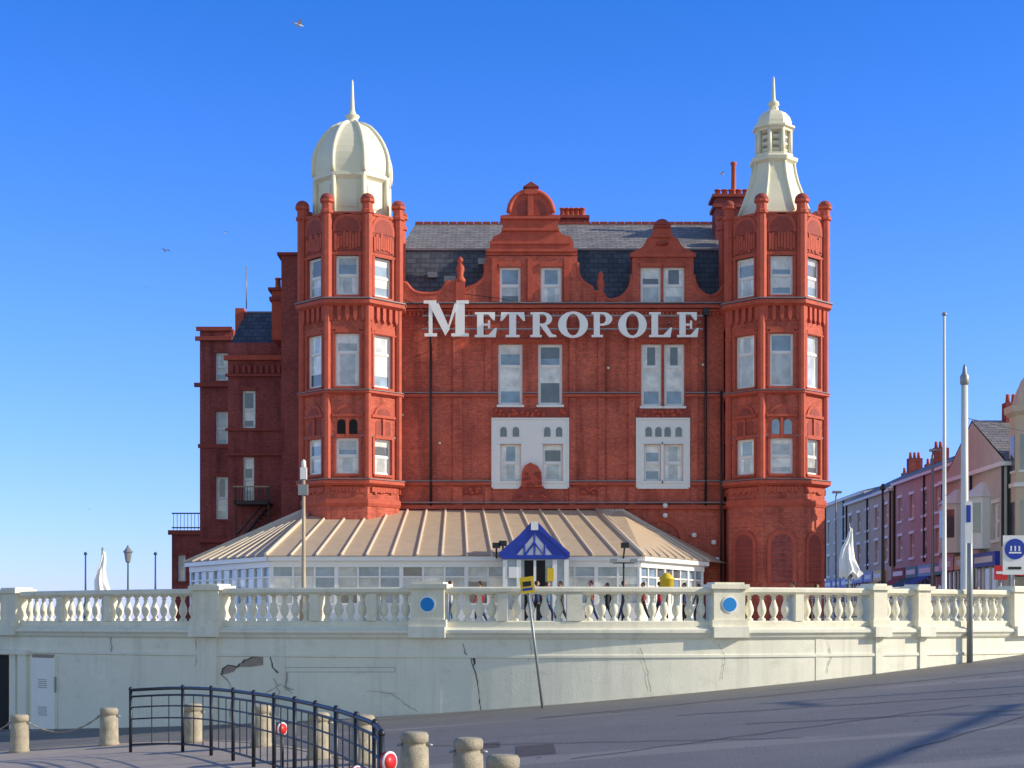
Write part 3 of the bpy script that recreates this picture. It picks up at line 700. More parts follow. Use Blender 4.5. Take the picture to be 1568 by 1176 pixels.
for p,_ in peds: pier(wx(p),.42 if p not in(1345,1412) else .22,True)
for p,_ in halfp: pier(wx(p),.19 if p==880 else .12,False)
pier(XR-.25,.5,True)
BALP=[(.10,2.388),(.10,2.44),(.06,2.46),(.055,2.5),(.09,2.56),(.115,2.64),(.11,2.72),(.075,2.82),(.05,2.9),(.048,2.95),(.075,2.97),(.05,2.99),(.06,3.02),(.1,3.03),(.1,3.065)]
def baluster(x,y): WB.lathe([(r,z) for r,z in BALP],x,y,10,WALLB,True,cap=False)
pedx.sort()
ends=[(-45,0)]+pedx
for (a,ha),(b_,hb) in zip(ends[:-1],ends[1:]):
    xsamp=[a+(b_-a)*i/200 for i in range(201)]; s=[0]
    for i in range(200): s.append(s[-1]+math.dist((xsamp[i],wy(xsamp[i])),(xsamp[i+1],wy(xsamp[i+1]))))
    s0,s1=ha,s[-1]-hb; n=max(1,round((s1-s0)/.33))
    if s1-s0<.25: continue
    for k in range(n):
        t=s0+(s1-s0)*(k+.5)/n; i=min(range(201),key=lambda q:abs(s[q]-t)); xx=xsamp[i]; N,_=wnorm(xx)
        baluster(xx-N[0]*.2,wy(xx)-N[1]*.2)
for i in range(80):
    t=i*.36+1.0; 
    if t<31: baluster(XR+.05+t/3.5*.1,wy(XR)+.3+t)
for p in(318,420,656,1255,1345,1412): 
    xc=wx(p); N,T=wnorm(xc); WB.lbox((xc,wy(xc)),T,-.32 if p<1000 else -.12,.32 if p<1000 else .12,-.1,.05 if p in(318,1345,1412) else .012,-2,1.94,WALLP)
for p in(656,1115):
    xc=wx(p); N,T=wnorm(xc); c=Vector((xc+N[0]*.10,wy(xc)+N[1]*.10,2.80)); n3=Vector((N[0],N[1],0))
    def disc(r,off,m,th):
        vs=[c+n3*(off+k)+Vector((T[0],T[1],0))*r*math.cos(q)+Vector((0,0,1))*r*math.sin(q) for k in(0,th) for q in [2*math.pi*i/32 for i in range(32)]]
        WB.add(vs,[tuple(range(32,64))]+[(i,(i+1)%32,32+(i+1)%32,32+i) for i in range(32)],m)
    disc(.215,-.01,UPVC,.03); disc(.175,-.01,SKYBL,.045)
WB.finish('wall_and_balusters',wallE)
CR=B()
def wp(px_,py,off=.004):
    x=wx(px_); N,_=wnorm(x); y=wy(x); return (x+N[0]*off,y+N[1]*off,PZ(py,y))
def ribbon(pts,w,m):
    out=[]
    for (a,b_) in zip(pts[:-1],pts[1:]):
        n=max(2,int(math.dist(a,b_)/5))
        for i in range(n): t=i/n; out.append((a[0]+(b_[0]-a[0])*t+random.uniform(-1.2,1.2),a[1]+(b_[1]-a[1])*t+random.uniform(-1,1)))
    out.append(pts[-1])
    for a,b_ in zip(out[:-1],out[1:]):
        dx,dy=b_[0]-a[0],b_[1]-a[1]; l=math.hypot(dx,dy)+1e-6; w_=w*random.uniform(.5,1.4); ox,oy=-dy/l*w_,dx/l*w_
        ee=(dx/l*.4,dy/l*.4)
        CR.add([wp(a[0]-ox-ee[0],a[1]-oy-ee[1],.016+random.random()*.003),wp(b_[0]-ox+ee[0],b_[1]-oy+ee[1],.016+random.random()*.003),wp(b_[0]+ox+ee[0],b_[1]+oy+ee[1],.017),wp(a[0]+ox-ee[0],a[1]+oy-ee[1],.017)],[(0,1,2,3)],m)
ribbon([(340,1034),(342,1024),(350,1019),(364,1021),(376,1011),(395,1004),(414,1003)],1.0,CRACK)
ribbon([(710,985),(712,1000),(722,1008),(724,1022),(730,1032),(733,1060),(736,1087)],.6,CRACK)
ribbon([(724,1006),(728,1014),(724,1020)],1.4,CRACK)
ribbon([(980,992),(986,1010),(992,1030),(996,1058)],.45,CRACKM)
ribbon([(170,975),(172,1000)],.6,CRACKM); ribbon([(440,1030),(438,1052),(450,1056)],.7,CRACKM)
ribbon([(420,1040),(428,1060),(425,1096)],.45,CRACKM); ribbon([(1100,985),(1110,1010),(1105,1040)],.4,CRACKM)
ribbon([(340,1034),(352,1046),(356,1066),(352,1104)],.6,CRACKM); ribbon([(300,980),(303,1000),(299,1020)],.4,CRACKM)
ribbon([(414,1004),(418,1022),(426,1030)],.9,CRACK); ribbon([(560,1058),(600,1062),(624,1080),(640,1090)],.4,CRACKM)
ribbon([(405,1062),(430,1048),(448,1062)],.5,CRACKM); ribbon([(810,975),(814,1000),(808,1012)],.4,CRACKM); ribbon([(1268,982),(1272,1006),(1266,1030)],.45,CRACKM)
def wpoly(pts,off,m): CR.add([wp(a,b_,off) for a,b_ in pts],[tuple(range(len(pts)))],m)
wpoly([(366,1021),(376,1011),(396,1004),(414,1003),(417,1010),(404,1018),(384,1021)],.012,EXPO)
wpoly([(337,1033),(341,1023),(352,1019),(364,1021),(358,1028),(346,1032)],.012,EXPO)
def panel_lines(px0,px1,py0,py1,m,w=.5):
    for a,b_ in(((px0,py0),(px1,py0)),((px1,py0),(px1,py1)),((px1,py1),(px0,py1)),((px0,py1),(px0,py0))):
        n=max(1,int(math.dist(a,b_)/30)); q=[(a[0]+(b_[0]-a[0])*i/n,a[1]+(b_[1]-a[1])*i/n) for i in range(n+1)]
        for c,d in zip(q[:-1],q[1:]):
            dx,dy=d[0]-c[0],d[1]-c[1]; l=math.hypot(dx,dy); ox,oy=-dy/l*w,dx/l*w
            CR.add([wp(c[0]-ox,c[1]-oy),wp(d[0]-ox,d[1]-oy),wp(d[0]+ox,d[1]+oy),wp(c[0]+ox,c[1]+oy)],[(0,1,2,3)],m)
panel_lines(428,605,1022,1029,CRACKM,.4); 
CR.finish('cracks_and_patches',wallE)
DB=B()
def wallbox(a,b_,py0,py1,v0,v1,m,bb=None):
    xc=(wx(a)+wx(b_))/2; N,T=wnorm(xc); hw=abs(wx(b_)-wx(a))/2/T[0]; y=wy(xc)
    (bb or DB).lbox((xc,y),T,-hw,hw,v0,v1,PZ(py1,y),PZ(py0,y),m)
wallbox(-60,13,1002,1135,-.2,.012,DARK); wallbox(18,27,1000,1130,-.1,.08,WALLP); wallbox(31,44,1000,1130,-.1,.1,WALLP)
wallbox(-60,46,995,1001,-.1,.13,WALLP)
wallbox(48,88,1003,1122,-.1,.03,WALLP); wallbox(50,86,1006,1120,-.1,.05,WHITE); wallbox(52,84,1002,1007,0,.06,EXPO)
for c in(1040,1082):
    for i in range(5): wallbox(61,74,c+i*3,c+i*3+1.2,0,.06,GREY)
wallbox(86,88,1036,1060,0,.08,GREY)
DB.finish('service_cupboard',wallE)

# ================================================================== FOREGROUND PAVEMENT, BOLLARDS, RAILING
bol=[(30,36),(167,36),(296,35),(400,32.5),(488,29),(556,27.5),(635,23.2),(717,21.6),(770,19)]
kerb=[(-200,38),(-60,36.9)]+[(30,36.5),(167,36.5),(296,35.6),(410,33),(500,29.5),(575,26.8),(665,23.4),(745,21.5),(805,18.7),(840,15),(870,10)]
kp=[(PX(a,d),d) for a,d in kerb]
def smooth(p,it=2):
    for _ in range(it):
        q=[p[0]]
        for a,b_ in zip(p[:-1],p[1:]):
            q+= [(a[0]*.75+b_[0]*.25,a[1]*.75+b_[1]*.25),(a[0]*.25+b_[0]*.75,a[1]*.25+b_[1]*.75)]
        p=q+[p[-1]]
    return p
kp=smooth(kp)
PAVF=mat('pavement_concrete',(.42,.36,.31),.9,.3,2,bump=.4)
g=B()
rows=8; vs=[];fs=[]
for x,y in kp:
    for j in range(rows+1):
        t=j/rows; yy=y+(2-y)*t; xx=x*(1-t)+(x-8)*t; vs.append((xx,yy,gh(xx,yy)+.1))
for i in range(len(kp)-1):
    for j in range(rows): a=i*(rows+1)+j; fs.append((a,a+1,a+rows+2,a+rows+1))
g.add(vs,fs,PAVF); g.finish('pavement')
g=B()
kn=[]
for i in range(len(kp)):
    a=kp[max(0,i-1)];b_=kp[min(len(kp)-1,i+1)]; l=math.dist(a,b_); T=((b_[0]-a[0])/l,(b_[1]-a[1])/l); kn.append((-T[1],T[0]))
vs=[];fs=[]
for (x,y),n in zip(kp,kn):
    for o_,h in((-.0,-.05),(.0,.115),(.15,.11),(.17,-.05)): vs.append((x+n[0]*o_,y+n[1]*o_,gh(x,y)+h))
for i in range(len(kp)-1):
    for j in range(3): a=i*4+j; fs.append((a,a+1,a+5,a+4))
g.add(vs,fs,CONC); g.finish('kerb')
for i,(p,d) in enumerate(bol):
    g=B(); x=PX(p,d); z=gh(x,d)+.1; H=.86; R_=.215
    prof=[(R_*1.08,z-.02),(R_*1.08,z+.05),(R_,z+.08),(R_*.98,z+.35),(R_*.95,z+H-.22),(R_*.82,z+H-.21),(R_*.82,z+H-.16),(R_*.95,z+H-.15),(R_*.96,z+H-.05),(R_*.85,z+H-.01),(R_*.6,z+H),(0.01,z+H+.005)]
    g.lathe(prof,x,d,16,CONC)
    for s in(-1,1): g.tube((x+s*R_*.8,d-.02,z+H-.18),(x+s*(R_+.05),d-.02,z+H-.2),.02,GREY)
    g.finish('concrete_bollard')
g=B()
for (p,d),(q,e_) in (((-110,37),(30,36)),((30,36),(167,36))):
    a=Vector((PX(p,d)+.2,d,gh(PX(p,d),d)+.78)); b_=Vector((PX(q,e_)-.2,e_,gh(PX(q,e_),e_)+.78))
    pts=[a.lerp(b_,t/16)-Vector((0,0,.30*4*(t/16)*(1-t/16))) for t in range(17)]
    for k,(c,dd) in enumerate(zip(pts[:-1],pts[1:])): g.tube(c,dd,.022 if k%2 else .014,EXPO,n=6)
g.finish('bollard_chain')
rl=[(200,33.6),(250,33.3),(300,32.3),(350,30.3),(420,27.0),(500,23.2),(565,19.9),(582,18.6),(584,17.6)]
rp=smooth([(PX(a,d),d) for a,d in rl],2)
g=B(); HR=1.33
def rz(p): return gh(*p)+.1
for h,r in((HR,.034),(HR-.14,.022),(HR-.62,.016),(.16,.022),(HR-.37,.016)):
    g.pipe([(p[0],p[1],rz(p)+h) for p in rp],r,BLACK,8)
tot=[0]
for a,b_ in zip(rp[:-1],rp[1:]): tot.append(tot[-1]+math.dist(a,b_))
def at(s_):
    for i in range(len(tot)-1):
        if tot[i]<=s_<=tot[i+1]:
            t=(s_-tot[i])/(tot[i+1]-tot[i]+1e-9); return (rp[i][0]+(rp[i+1][0]-rp[i][0])*t,rp[i][1]+(rp[i+1][1]-rp[i][1])*t)
    return rp[-1]
n=11
for i in range(n+1):
    p=at(tot[-1]*i/n); g.tube((p[0],p[1],rz(p)-.05),(p[0],p[1],rz(p)+HR+.01),.036,BLACK); g.lathe([(.04,rz(p)+HR),(.05,rz(p)+HR+.03),(.02,rz(p)+HR+.07)],p[0],p[1],8,BLACK)
    if i<n:
        for k in(1,2): 
            q=at(tot[-1]*(i+k/3)/n); g.tube((q[0],q[1],rz(q)+.16),(q[0],q[1],rz(q)+HR-.14),.013,BLACK,n=6)
g.finish('guard_railing')
CONEW=mat('reflective_white',(.8,.8,.8),.3,.05,3)
for p,d,py_,r_ in((432,27.5,1116,.12),(596,17.6,1166,.12),(546,19.2,1184,.10)):
    g=B(); x=PX(p,d); zt=PZ(py_,d); zg=gh(x,d)+.1
    g.tube((x,d,zg),(x,d,zt),.03,BLACK); c=Vector((x,d-.04,zt)); nn=Vector((.8,-.6,0)).normalized()
    g.tube(c,c+nn*.02,r_,CONEW,n=20); g.tube(c,c+nn*.03,r_*.8,RED,n=20); g.tube(c-nn*.04,c,r_*.95,RED,n=20)
    g.finish('marker_post')
g=B()
MAN=mat('iron_cover',(.10,.085,.07),.6,.4,8)
for p,py_,hx,hy in((820,28.5,.35,.9),(742,30,.3,.5)):
    x=PX(p,py_); y=py_
    vs=[(x+a*hx,y+b_*hy,gh(x+a*hx,y+b_*hy)+.006) for a,b_ in((-1,-1),(1,-1),(1,1),(-1,1))]; g.add(vs,[(0,1,2,3)],MAN)
g.finish('manhole_cover')

# ================================================================== POLES, LAMPS, SIGNS
g=B()
p0=Vector((PX(831,38.2),38.2,gh(PX(831,38.2),38.2))); p1=Vector((PX(806,38.2),38.2,PZ(886,38.2)))
g.tube(p0,p1,.035,GREY); dv=(p1-p0).normalized()
c=p0+(p1-p0)*.95; ux=Vector((dv.z,0,-dv.x))
def sp(b,c,ux,dv,w,h,y,m,yo=0):
    vs=[c+ux*a*w+dv*e_*h+Vector((0,y+k,0)) for k in(0,.012) for a,e_ in((-1,-1),(1,-1),(1,1),(-1,1))]
    b.add(vs,[(0,1,2,3),(7,6,5,4),(0,4,5,1),(1,5,6,2),(2,6,7,3),(3,7,4,0)],m)
sp(g,c,ux,dv,.17,.2,-.05,YEL); sp(g,c+dv*.03,ux,dv,.1,.06,-.056,BLACK); sp(g,c-dv*.1,ux,dv,.12,.03,-.056,BLUE)
g.finish('warning_sign_post')
def pole(name,p,d,py1,r0,r1,m,head=None):
    g=B(); x=PX(p,d); zb=2.25; zt=PZ(py1,d)
    g.lathe([(r0*1.8,zb),(r0*1.8,zb+.9),(r0,zb+1.0),((r0+r1)/2,(zb+zt)/2),(r1,zt)],x,d,12,m)
    if head: head(g,x,d,zt)
    return g.finish(name)
def lantern(g,x,d,z):
    g.lathe([(.05,z),(.12,z+.05),(.2,z+.5),(.26,z+.52),(.1,z+.7),(.03,z+.85)],x,d,8,GREY,False)
def cam(g,x,d,z):
    g.box(x-.12,x+.12,d-.1,d+.1,z-.1,z+.35,UPVC); g.lathe([(.1,z+.35),(.08,z+.6),(.02,z+.66)],x,d,8,UPVC); g.box(x-.2,x+.16,d-.12,d+.12,z-.7,z-.3,GREY)
pole('street_lamp',465,60,730,.09,.06,TANP,cam)
for p in(131,196,238): pole('street_lamp',p,75,862 if p==196 else 850,.06,.035,GREEN,(lambda g,x,d,z:lantern(g,x,d,z)) if p==196 else (lambda g,x,d,z:g.lathe([(.05,z),(.1,z+.05),(.04,z+.15)],x,d,8,GREEN)))
def ball(g,x,d,z): g.lathe([(.02,z-.02),(.09,z+.03),(.09,z+.1),(.02,z+.15)],x,d,10,GREY)
pole('flagpole',1446,58,484,.09,.05,POSTW,ball)
def bul(g,x,d,z): g.lathe([(.09,z-.02),(.15,z+.05),(.15,z+.3),(.08,z+.4),(.06,z+.6),(.02,z+.7)],x,d,12,GREY)
pole('shadow_mast',1477,52,590,.14,.11,POSTW,bul)
def arm(g,x,d,z): g.tube((x,d,z),(x-.1,d-.8,z+.15),.04,GREY); g.box(x-.35,x+.15,d-.95,d-.6,z+.12,z+.24,GREY)
pole('street_lamp',1428,84,697,.1,.07,GREY,arm)
pole('street_lamp',1352,78,750,.09,.07,BLACK,lambda g,x,d,z:g.lathe([(.14,z),(.16,z+.1),(.05,z+.3)],x,d,8,BLACK))
pole('street_lamp',1280,92,760,.05,.04,GREY,arm)
g=B(); d=42.5; x=PX(1485,d); z0=gh(x,d)
g.tube((x,d,z0-.1),(x,d,PZ(770,d)),.085,GREY,.07,12); g.box(x-.16,x+.02,d-.12,d-.10,PZ(832,d),PZ(768,d),UPVC); g.box(x-.13,x-.01,d-.128,d-.122,PZ(800,d),PZ(774,d),BLUE); g.finish('bus_stop_post')
g=B(); a=Vector((PX(1480,52),52,PZ(640,52))); b_=Vector((PX(1700,60),60,PZ(690,60)))
g.tube(a,b_,.015,BLACK,n=6); g.finish('overhead_wire')
g=B(); d=50; x=PX(1552,d); g.tube((x,d,gh(x,d)-.1),(x,d,PZ(820,d)),.04,GREY)
g.box(x-.36,x+.38,d-.08,d-.05,PZ(880,d),PZ(820,d),UPVC)
n3=Vector((0,-1,0)); c=Vector((x+.02,d-.08,PZ(841,d)))
vs=[c+Vector((.33*math.cos(q),-k,.33*math.sin(q))) for k in(0,.02) for q in [2*math.pi*i/32 for i in range(32)]]
g.add(vs,[tuple(range(32,64))]+[(i,(i+1)%32,32+(i+1)%32,32+i) for i in range(32)],BLUE)
for s in(-1,0,1): g.box(c.x+s*.13-.025,c.x+s*.13+.025,d-.106,d-.1,c.z-.06,c.z+.1,UPVC)
g.box(c.x-.2,c.x+.2,d-.107,d-.101,c.z-.14,c.z-.09,UPVC)
g.box(x-.2,x+.22,d-.09,d-.081,PZ(872,d),PZ(868,d),BLACK); g.finish('traffic_sign')
g=B(); d=58; x=PX(1532,d); g.tube((x,d,gh(x,d)-.1),(x,d,PZ(868,d)),.035,GREY); g.box(x-.25,x+.25,d-.07,d-.04,PZ(888,d),PZ(866,d),RED); g.box(x-.18,x+.18,d-.078,d-.072,PZ(879,d),PZ(875,d),UPVC); g.finish('traffic_sign')
for p,d,t,sc in((157,62,843,1),(1300,58,806,1.25)):
    g=B(); x=PX(p,d); zt=PZ(t,d); n=16
    prof=[(.02,zt),(.07,zt-.1),(.13,zt-.4),(.17*sc,zt-.8),(.26*sc,zt-1.2),(.36*sc,zt-1.6),(.36*sc,zt-1.8),(.24*sc,zt-1.85)]
    vs=[];fs=[]
    for j,(r,z) in enumerate(prof):
        for i in range(n): 
            rr=r*(1.0 if (i+j//3)%2 else .66)*(1+.15*math.sin(i*2.3+j)); vs.append((x+rr*math.cos(2*math.pi*i/n)+(.07*math.sin(j*1.3)),d+rr*math.sin(2*math.pi*i/n),z+ (.12*math.sin(i*1.7) if j>=6 else 0)))
    for j in range(len(prof)-1):
        for i in range(n): k=(i+1)%n; fs.append((j*n+i,j*n+k,(j+1)*n+k,(j+1)*n+i))
    g.add(vs,fs,UPVC); g.tube((x,d,2.25),(x,d,zt+.12),.04,GREY); g.lathe([(.3,2.25),(.3,2.33),(.06,2.36)],x,d,12,GREY); g.finish('folded_parasol')
g=B(); d=63
for h in(.15,1.0,1.25): 
    g.tube((PX(1218,d),d,2.25+h),(PX(1420,d+3),d+3,2.25+h+.35),.03,GREY)
for i in range(34):
    t=i/33; x=PX(1218,d)*(1-t)+PX(1420,d+3)*t; yy=d+3*t; g.tube((x,yy,2.25),(x,yy,2.25+1.25+.35*t),.03 if i%6==0 else .014,GREY,n=6)
g.finish('metal_barrier')
g=B(); d=60; x=PX(1021,d)  # yellow lantern on a black post
g.tube((x,d,2.25),(x,d,3.55),.06,BLACK); g.lathe([(.12,3.55),(.26,3.62),(.26,3.95),(.3,3.97),(.3,4.02),(.1,4.2),(.02,4.24)],x,d,12,YEL); g.finish('yellow_lantern')
pole('street_lamp',955,58,862,.05,.03,BLACK,lambda g,x,d,z:(g.tube((x-.4,d,z),(x+.4,d,z),.025,BLACK),g.box(x-.5,x-.25,d-.1,d+.1,z,z+.15,GREY),g.box(x+.25,x+.5,d-.1,d+.1,z,z+.15,GREY)))
# unseen masts, added and posed so their shadows fall on the road
dirx,diry=math.cos(math.radians(SUN_AZ)),math.sin(math.radians(SUN_AZ)); Hh=7.0; Ls=Hh/math.tan(math.radians(SUN_EL))
for (tx,ty,arm_) in((9.6,30,(-3.6,-8.5)),(6.0,34.5,(0.6,-1.5))):
    g=B(); bx,by=tx+dirx*Ls,ty+diry*Ls; zg=gh(tx,ty)
    g.tube((bx,by,gh(bx,by)-.1),(bx,by,zg+Hh+.2),.12,POSTW,.08,10); g.tube((bx,by,zg+Hh),(bx+arm_[0],by+arm_[1],zg+Hh+.1),.09,POSTW)
    if arm_[0]<0: g.tube((bx-1.2,by-1.0,zg+Hh),(bx+.3,by-2.0,zg+Hh+.3),.07,POSTW)
    g.finish('shadow_mast')

# ================================================================== STREET HOUSES (right)
def house(name,x0,x1,y0,y1,ztop,mat_,roofz,rows,cols_front,cols_side,shop=None,ridge='y',bay=False):
    E=empty(name); w=B(); wn=B()
    gz=2.2
    def face(o,U_,L,cols):
        ops=[]
        for i in range(cols):
            c=L*(i+.5)/cols
            for (za,zb2) in rows: ops.append((c-.5,c+.5,za,zb2))
        w.wall(o,U_,L,gz,ztop,ops,mat_,.15)
        for q in ops: window(wn,o,U_,*q,depth=.12,fw=.07); w.lbox(o,U_,q[0]-.15,q[1]+.15,0,.08,q[2]-.15,q[2]-.003,WHITE); w.lbox(o,U_,q[0]-.15,q[1]+.15,0,.06,q[3]+.003,q[3]+.18,WHITE)
        w.lbox(o,U_,-.1,L+.1,-.1,.25,ztop,ztop+.2,WHITE)
        for u in (0.1,L/2,L-.2): w.lbox(o,U_,u,u+.1,.0,.12,gz+3.8,ztop,BLACK)
        if shop: 
            k=0; u=.15; cols_=[shop,RED,BLUE,WHITE,TERRAD,YEL,GREEN]
            while u<L-1.5:
                wd=min(random.uniform(2.8,4.2),L-.15-u); m_=shop if k==0 else random.choice(cols_)
                w.lbox(o,U_,u,u+wd-.2,.0,.25,gz+2.9,gz+3.6,m_); w.lbox(o,U_,u+.4,u+wd-.6,.25,.262,gz+3.1,gz+3.4,WHITE if m_!=WHITE else BLUE)
                w.lbox(o,U_,u+.1,u+wd-.3,.0,.05,gz+.5,gz+2.8,random.choice([GD,GB,GM])); w.lbox(o,U_,u+.1,u+wd-.3,.0,.1,gz,gz+.5,m_)
                for t in(0,.33,.66,.97): w.lbox(o,U_,u+.1+(wd-.5)*t,u+.2+(wd-.5)*t,.0,.12,gz,gz+2.9,WHITE)
                if random.random()<.5:
                    N_=(U_[1],-U_[0]); P=lambda uu,v,z:(o[0]+U_[0]*uu+N_[0]*v,o[1]+U_[1]*uu+N_[1]*v,z)
                    w.add([P(u,.3,gz+2.9),P(u+wd-.2,.3,gz+2.9),P(u+wd-.2,1.3,gz+2.35),P(u,1.3,gz+2.35)],[(0,1,2,3)],m_)
                u+=wd; k+=1
    face((x0,y0),(1,0),x1-x0,cols_front); face((x0,y1),(0,-1),y1-y0,cols_side)
    w.box(x0+.3,x1,y0+.3,y1,gz,ztop-.01,mat_)
    r=B()
    if ridge=='y':
        xm=(x0+x1)/2
        r.add([(x0-.3,y0,ztop+.2),(x0-.3,y1,ztop+.2),(xm,y1,roofz),(xm,y0,roofz),(x1+.3,y0,ztop+.2),(x1+.3,y1,ztop+.2)],[(0,3,2,1),(3,4,5,2)],SLATE)
        r.add([(x0,y0+.02,ztop+.2),(x1,y0+.02,ztop+.2),(xm,y0+.02,roofz-.1)],[(0,1,2)],mat_)
    else:
        ym=(y0+y1)/2
        r.add([(x0,y0-.3,ztop+.2),(x1,y0-.3,ztop+.2),(x1,ym,roofz),(x0,ym,roofz),(x1,y1,ztop+.2),(x0,y1,ztop+.2)],[(0,1,2,3),(3,2,4,5)],SLATE)
        r.add([(x0+.02,y0,ztop+.2),(x0+.02,ym,roofz-.1),(x0+.02,y1,ztop+.2)],[(0,1,2)],mat_)
    for cxx in(.3,.8):
        xx=x0+(x1-x0)*.5 if ridge=='y' else x0+(x1-x0)*cxx*.6; yy=y0+(y1-y0)*(cxx if ridge=='y' else .5)
        r.box(xx-.5,xx+.5,yy-.35,yy+.35,roofz-1,roofz+.9,BRICKD if mat_!=PINKW else BEIGE)
        for k in(-.3,0,.3): r.lathe([(.13,roofz+.9),(.1,roofz+1.35)],xx+k,yy,8,TERRA)
    if bay:
        for yy in [y0+(y1-y0)*t for t in(.3,.72)]:
            w.lathe([(1.0,gz+3.8),(1.0,gz+6.4),(1.15,gz+6.4),(.2,gz+7.2)],x0,yy,8,WHITE,False,math.radians(22.5))
            for an in(135,180,225):
                a_=math.radians(an); n_=(math.cos(a_),math.sin(a_)); U2=(-n_[1],n_[0]); w.lbox((x0+n_[0]*.924,yy+n_[1]*.924),U2,-.28,.28,0,.02,gz+4.6,gz+6.1,GD)
        # corner tower
        tx,ty=x0+1.5,y0-.4; z_=gz+3.7; R2=1.35; rr=math.radians(22.5)
        w.lathe([(R2,z_),(R2,12.2),(R2+.25,12.4),(R2+.25,12.7),(R2-.1,12.75),(R2-.2,13.2),(R2*.6,14.0),(.3,14.6),(.12,14.8),(.03,16)],tx,ty,8,BEIGE,False,rr)
        for k in range(8):
            a_=math.radians(45*k); n_=(math.cos(a_),math.sin(a_)); U2=(-n_[1],n_[0])
            for zz in(6.4,9.6): w.lbox((tx+n_[0]*R2*.924,ty+n_[1]*R2*.924),U2,-.3,.3,0,.02,zz,zz+1.7,GD); w.lbox((tx+n_[0]*R2*.924,ty+n_[1]*R2*.924),U2,-.38,.38,0,.06,zz-.12,zz-.003,WHITE)
        w.lathe([(R2+.12,8.8),(R2+.12,9.0)],tx,ty,8,WHITE,False,rr)
    w.finish('walls',E); wn.finish('windows',E); r.finish('roof',E)
house('terraced_house',25.4,35,89,104,11.3,PINKW,13.6,[(6.4,7.9),(8.9,10.4)],4,5,shop=TERRAD)
house('terraced_house',25.2,34,104.1,118,11.0,BEIGE,13.4,[(6.4,7.9),(8.8,10.2)],4,5,shop=WHITE)
house('guest_house',27.2,40,121,136,12.2,GREYR,14.0,[(6.2,7.9),(9,10.8)],5,5,shop=BLUE)
house('shop_building',23.9,36,76,87,9.9,GREYR,12.8,[(6.4,8.2)],4,4,shop=RED,ridge='x',bay=True)
# ================================================================== CARS
def car(name,x,y,z,ang,paint):
    g=B(); M=Matrix.Translation((x,y,z))@Matrix.Rotation(ang,4,'Z')
    prof=[(-2.05,.35),(-2.08,.62),(-2.0,.86),(-1.75,.92),(-1.35,1.4),(-.9,1.5),(.3,1.48),(.75,1.3),(1.15,.98),(1.85,.86),(2.05,.68),(2.08,.38),(1.7,.25),(-1.7,.25)]
    n=len(prof); vs=[]
    for yy in(-.82,-.86,.86,.82):
        for a,b_ in prof:
            inn=.16 if b_>1.0 else 0; vs.append(M@Vector((a,yy-(math.copysign(inn,yy)),b_)))
    fs=[]
    for j in range(3):
        for i in range(n): k=(i+1)%n; fs.append((j*n+i,j*n+k,(j+1)*n+k,(j+1)*n+i))
    fs+=[tuple(reversed(range(n))),tuple(range(3*n,4*n))]
    g.add(vs,fs,paint)
    for s in(-1,1):
        for poly in([(-1.28,.95),(-1.05,1.34),(-.2,1.4),(-.2,.95)],[(-.12,.95),(-.12,1.4),(.28,1.38),(.72,1.2),(.95,.97)]):
            g.add([M@Vector((a,s*(.875-.16*(b_-.9)/.4),b_)) for a,b_ in poly],[tuple(range(len(poly)))],GD)
        for wx_ in(-1.28,1.3):
            c=M@Vector((wx_,s*.70,.32)); c2=M@Vector((wx_,s*.89,.32)); g.tube(c,c2,.32,TYRE,n=20); c3=M@Vector((wx_,s*.9,.32)); g.tube(c2,c3,.2,GREY,n=12)
        g.add([M@Vector((2.09,s*.5+a,b_)) for a,b_ in((-.2,.6),(.2,.6),(.2,.75),(-.2,.75))],[(0,1,2,3)],UPVC)
        g.add([M@Vector((-2.09,s*.6+a,b_)) for a,b_ in((-.12,.6),(.12,.6),(.12,.85),(-.12,.85))],[(0,1,2,3)],RED)
    g.add([M@Vector(q) for q in((1.14,-.66,1.0),(1.14,.66,1.0),(.78,.6,1.31),(.78,-.6,1.31))],[(0,1,2,3)],GD)
    g.add([M@Vector(q) for q in((-1.76,-.66,.95),(-1.76,.66,.95),(-1.39,.6,1.38),(-1.39,-.6,1.38))],[(0,1,2,3)],GD)
    g.finish(name)
car('parked_car',PX(1562,60),60,gh(PX(1562,60),60)+.01,math.radians(75),CARB)
car('parked_car',PX(1395,88),88,2.25,math.radians(85),mat('red_car_paint',(.45,.02,.02),.25,.05,2,coat=1))
car('parked_car',PX(1430,94),94,2.25,math.radians(85),mat('dark_car_paint',(.04,.04,.05),.25,.05,2,coat=1))
car('parked_car',PX(1375,100),100,2.25,math.radians(85),mat('silver_car_paint',(.4,.4,.42),.25,.05,2,coat=1))
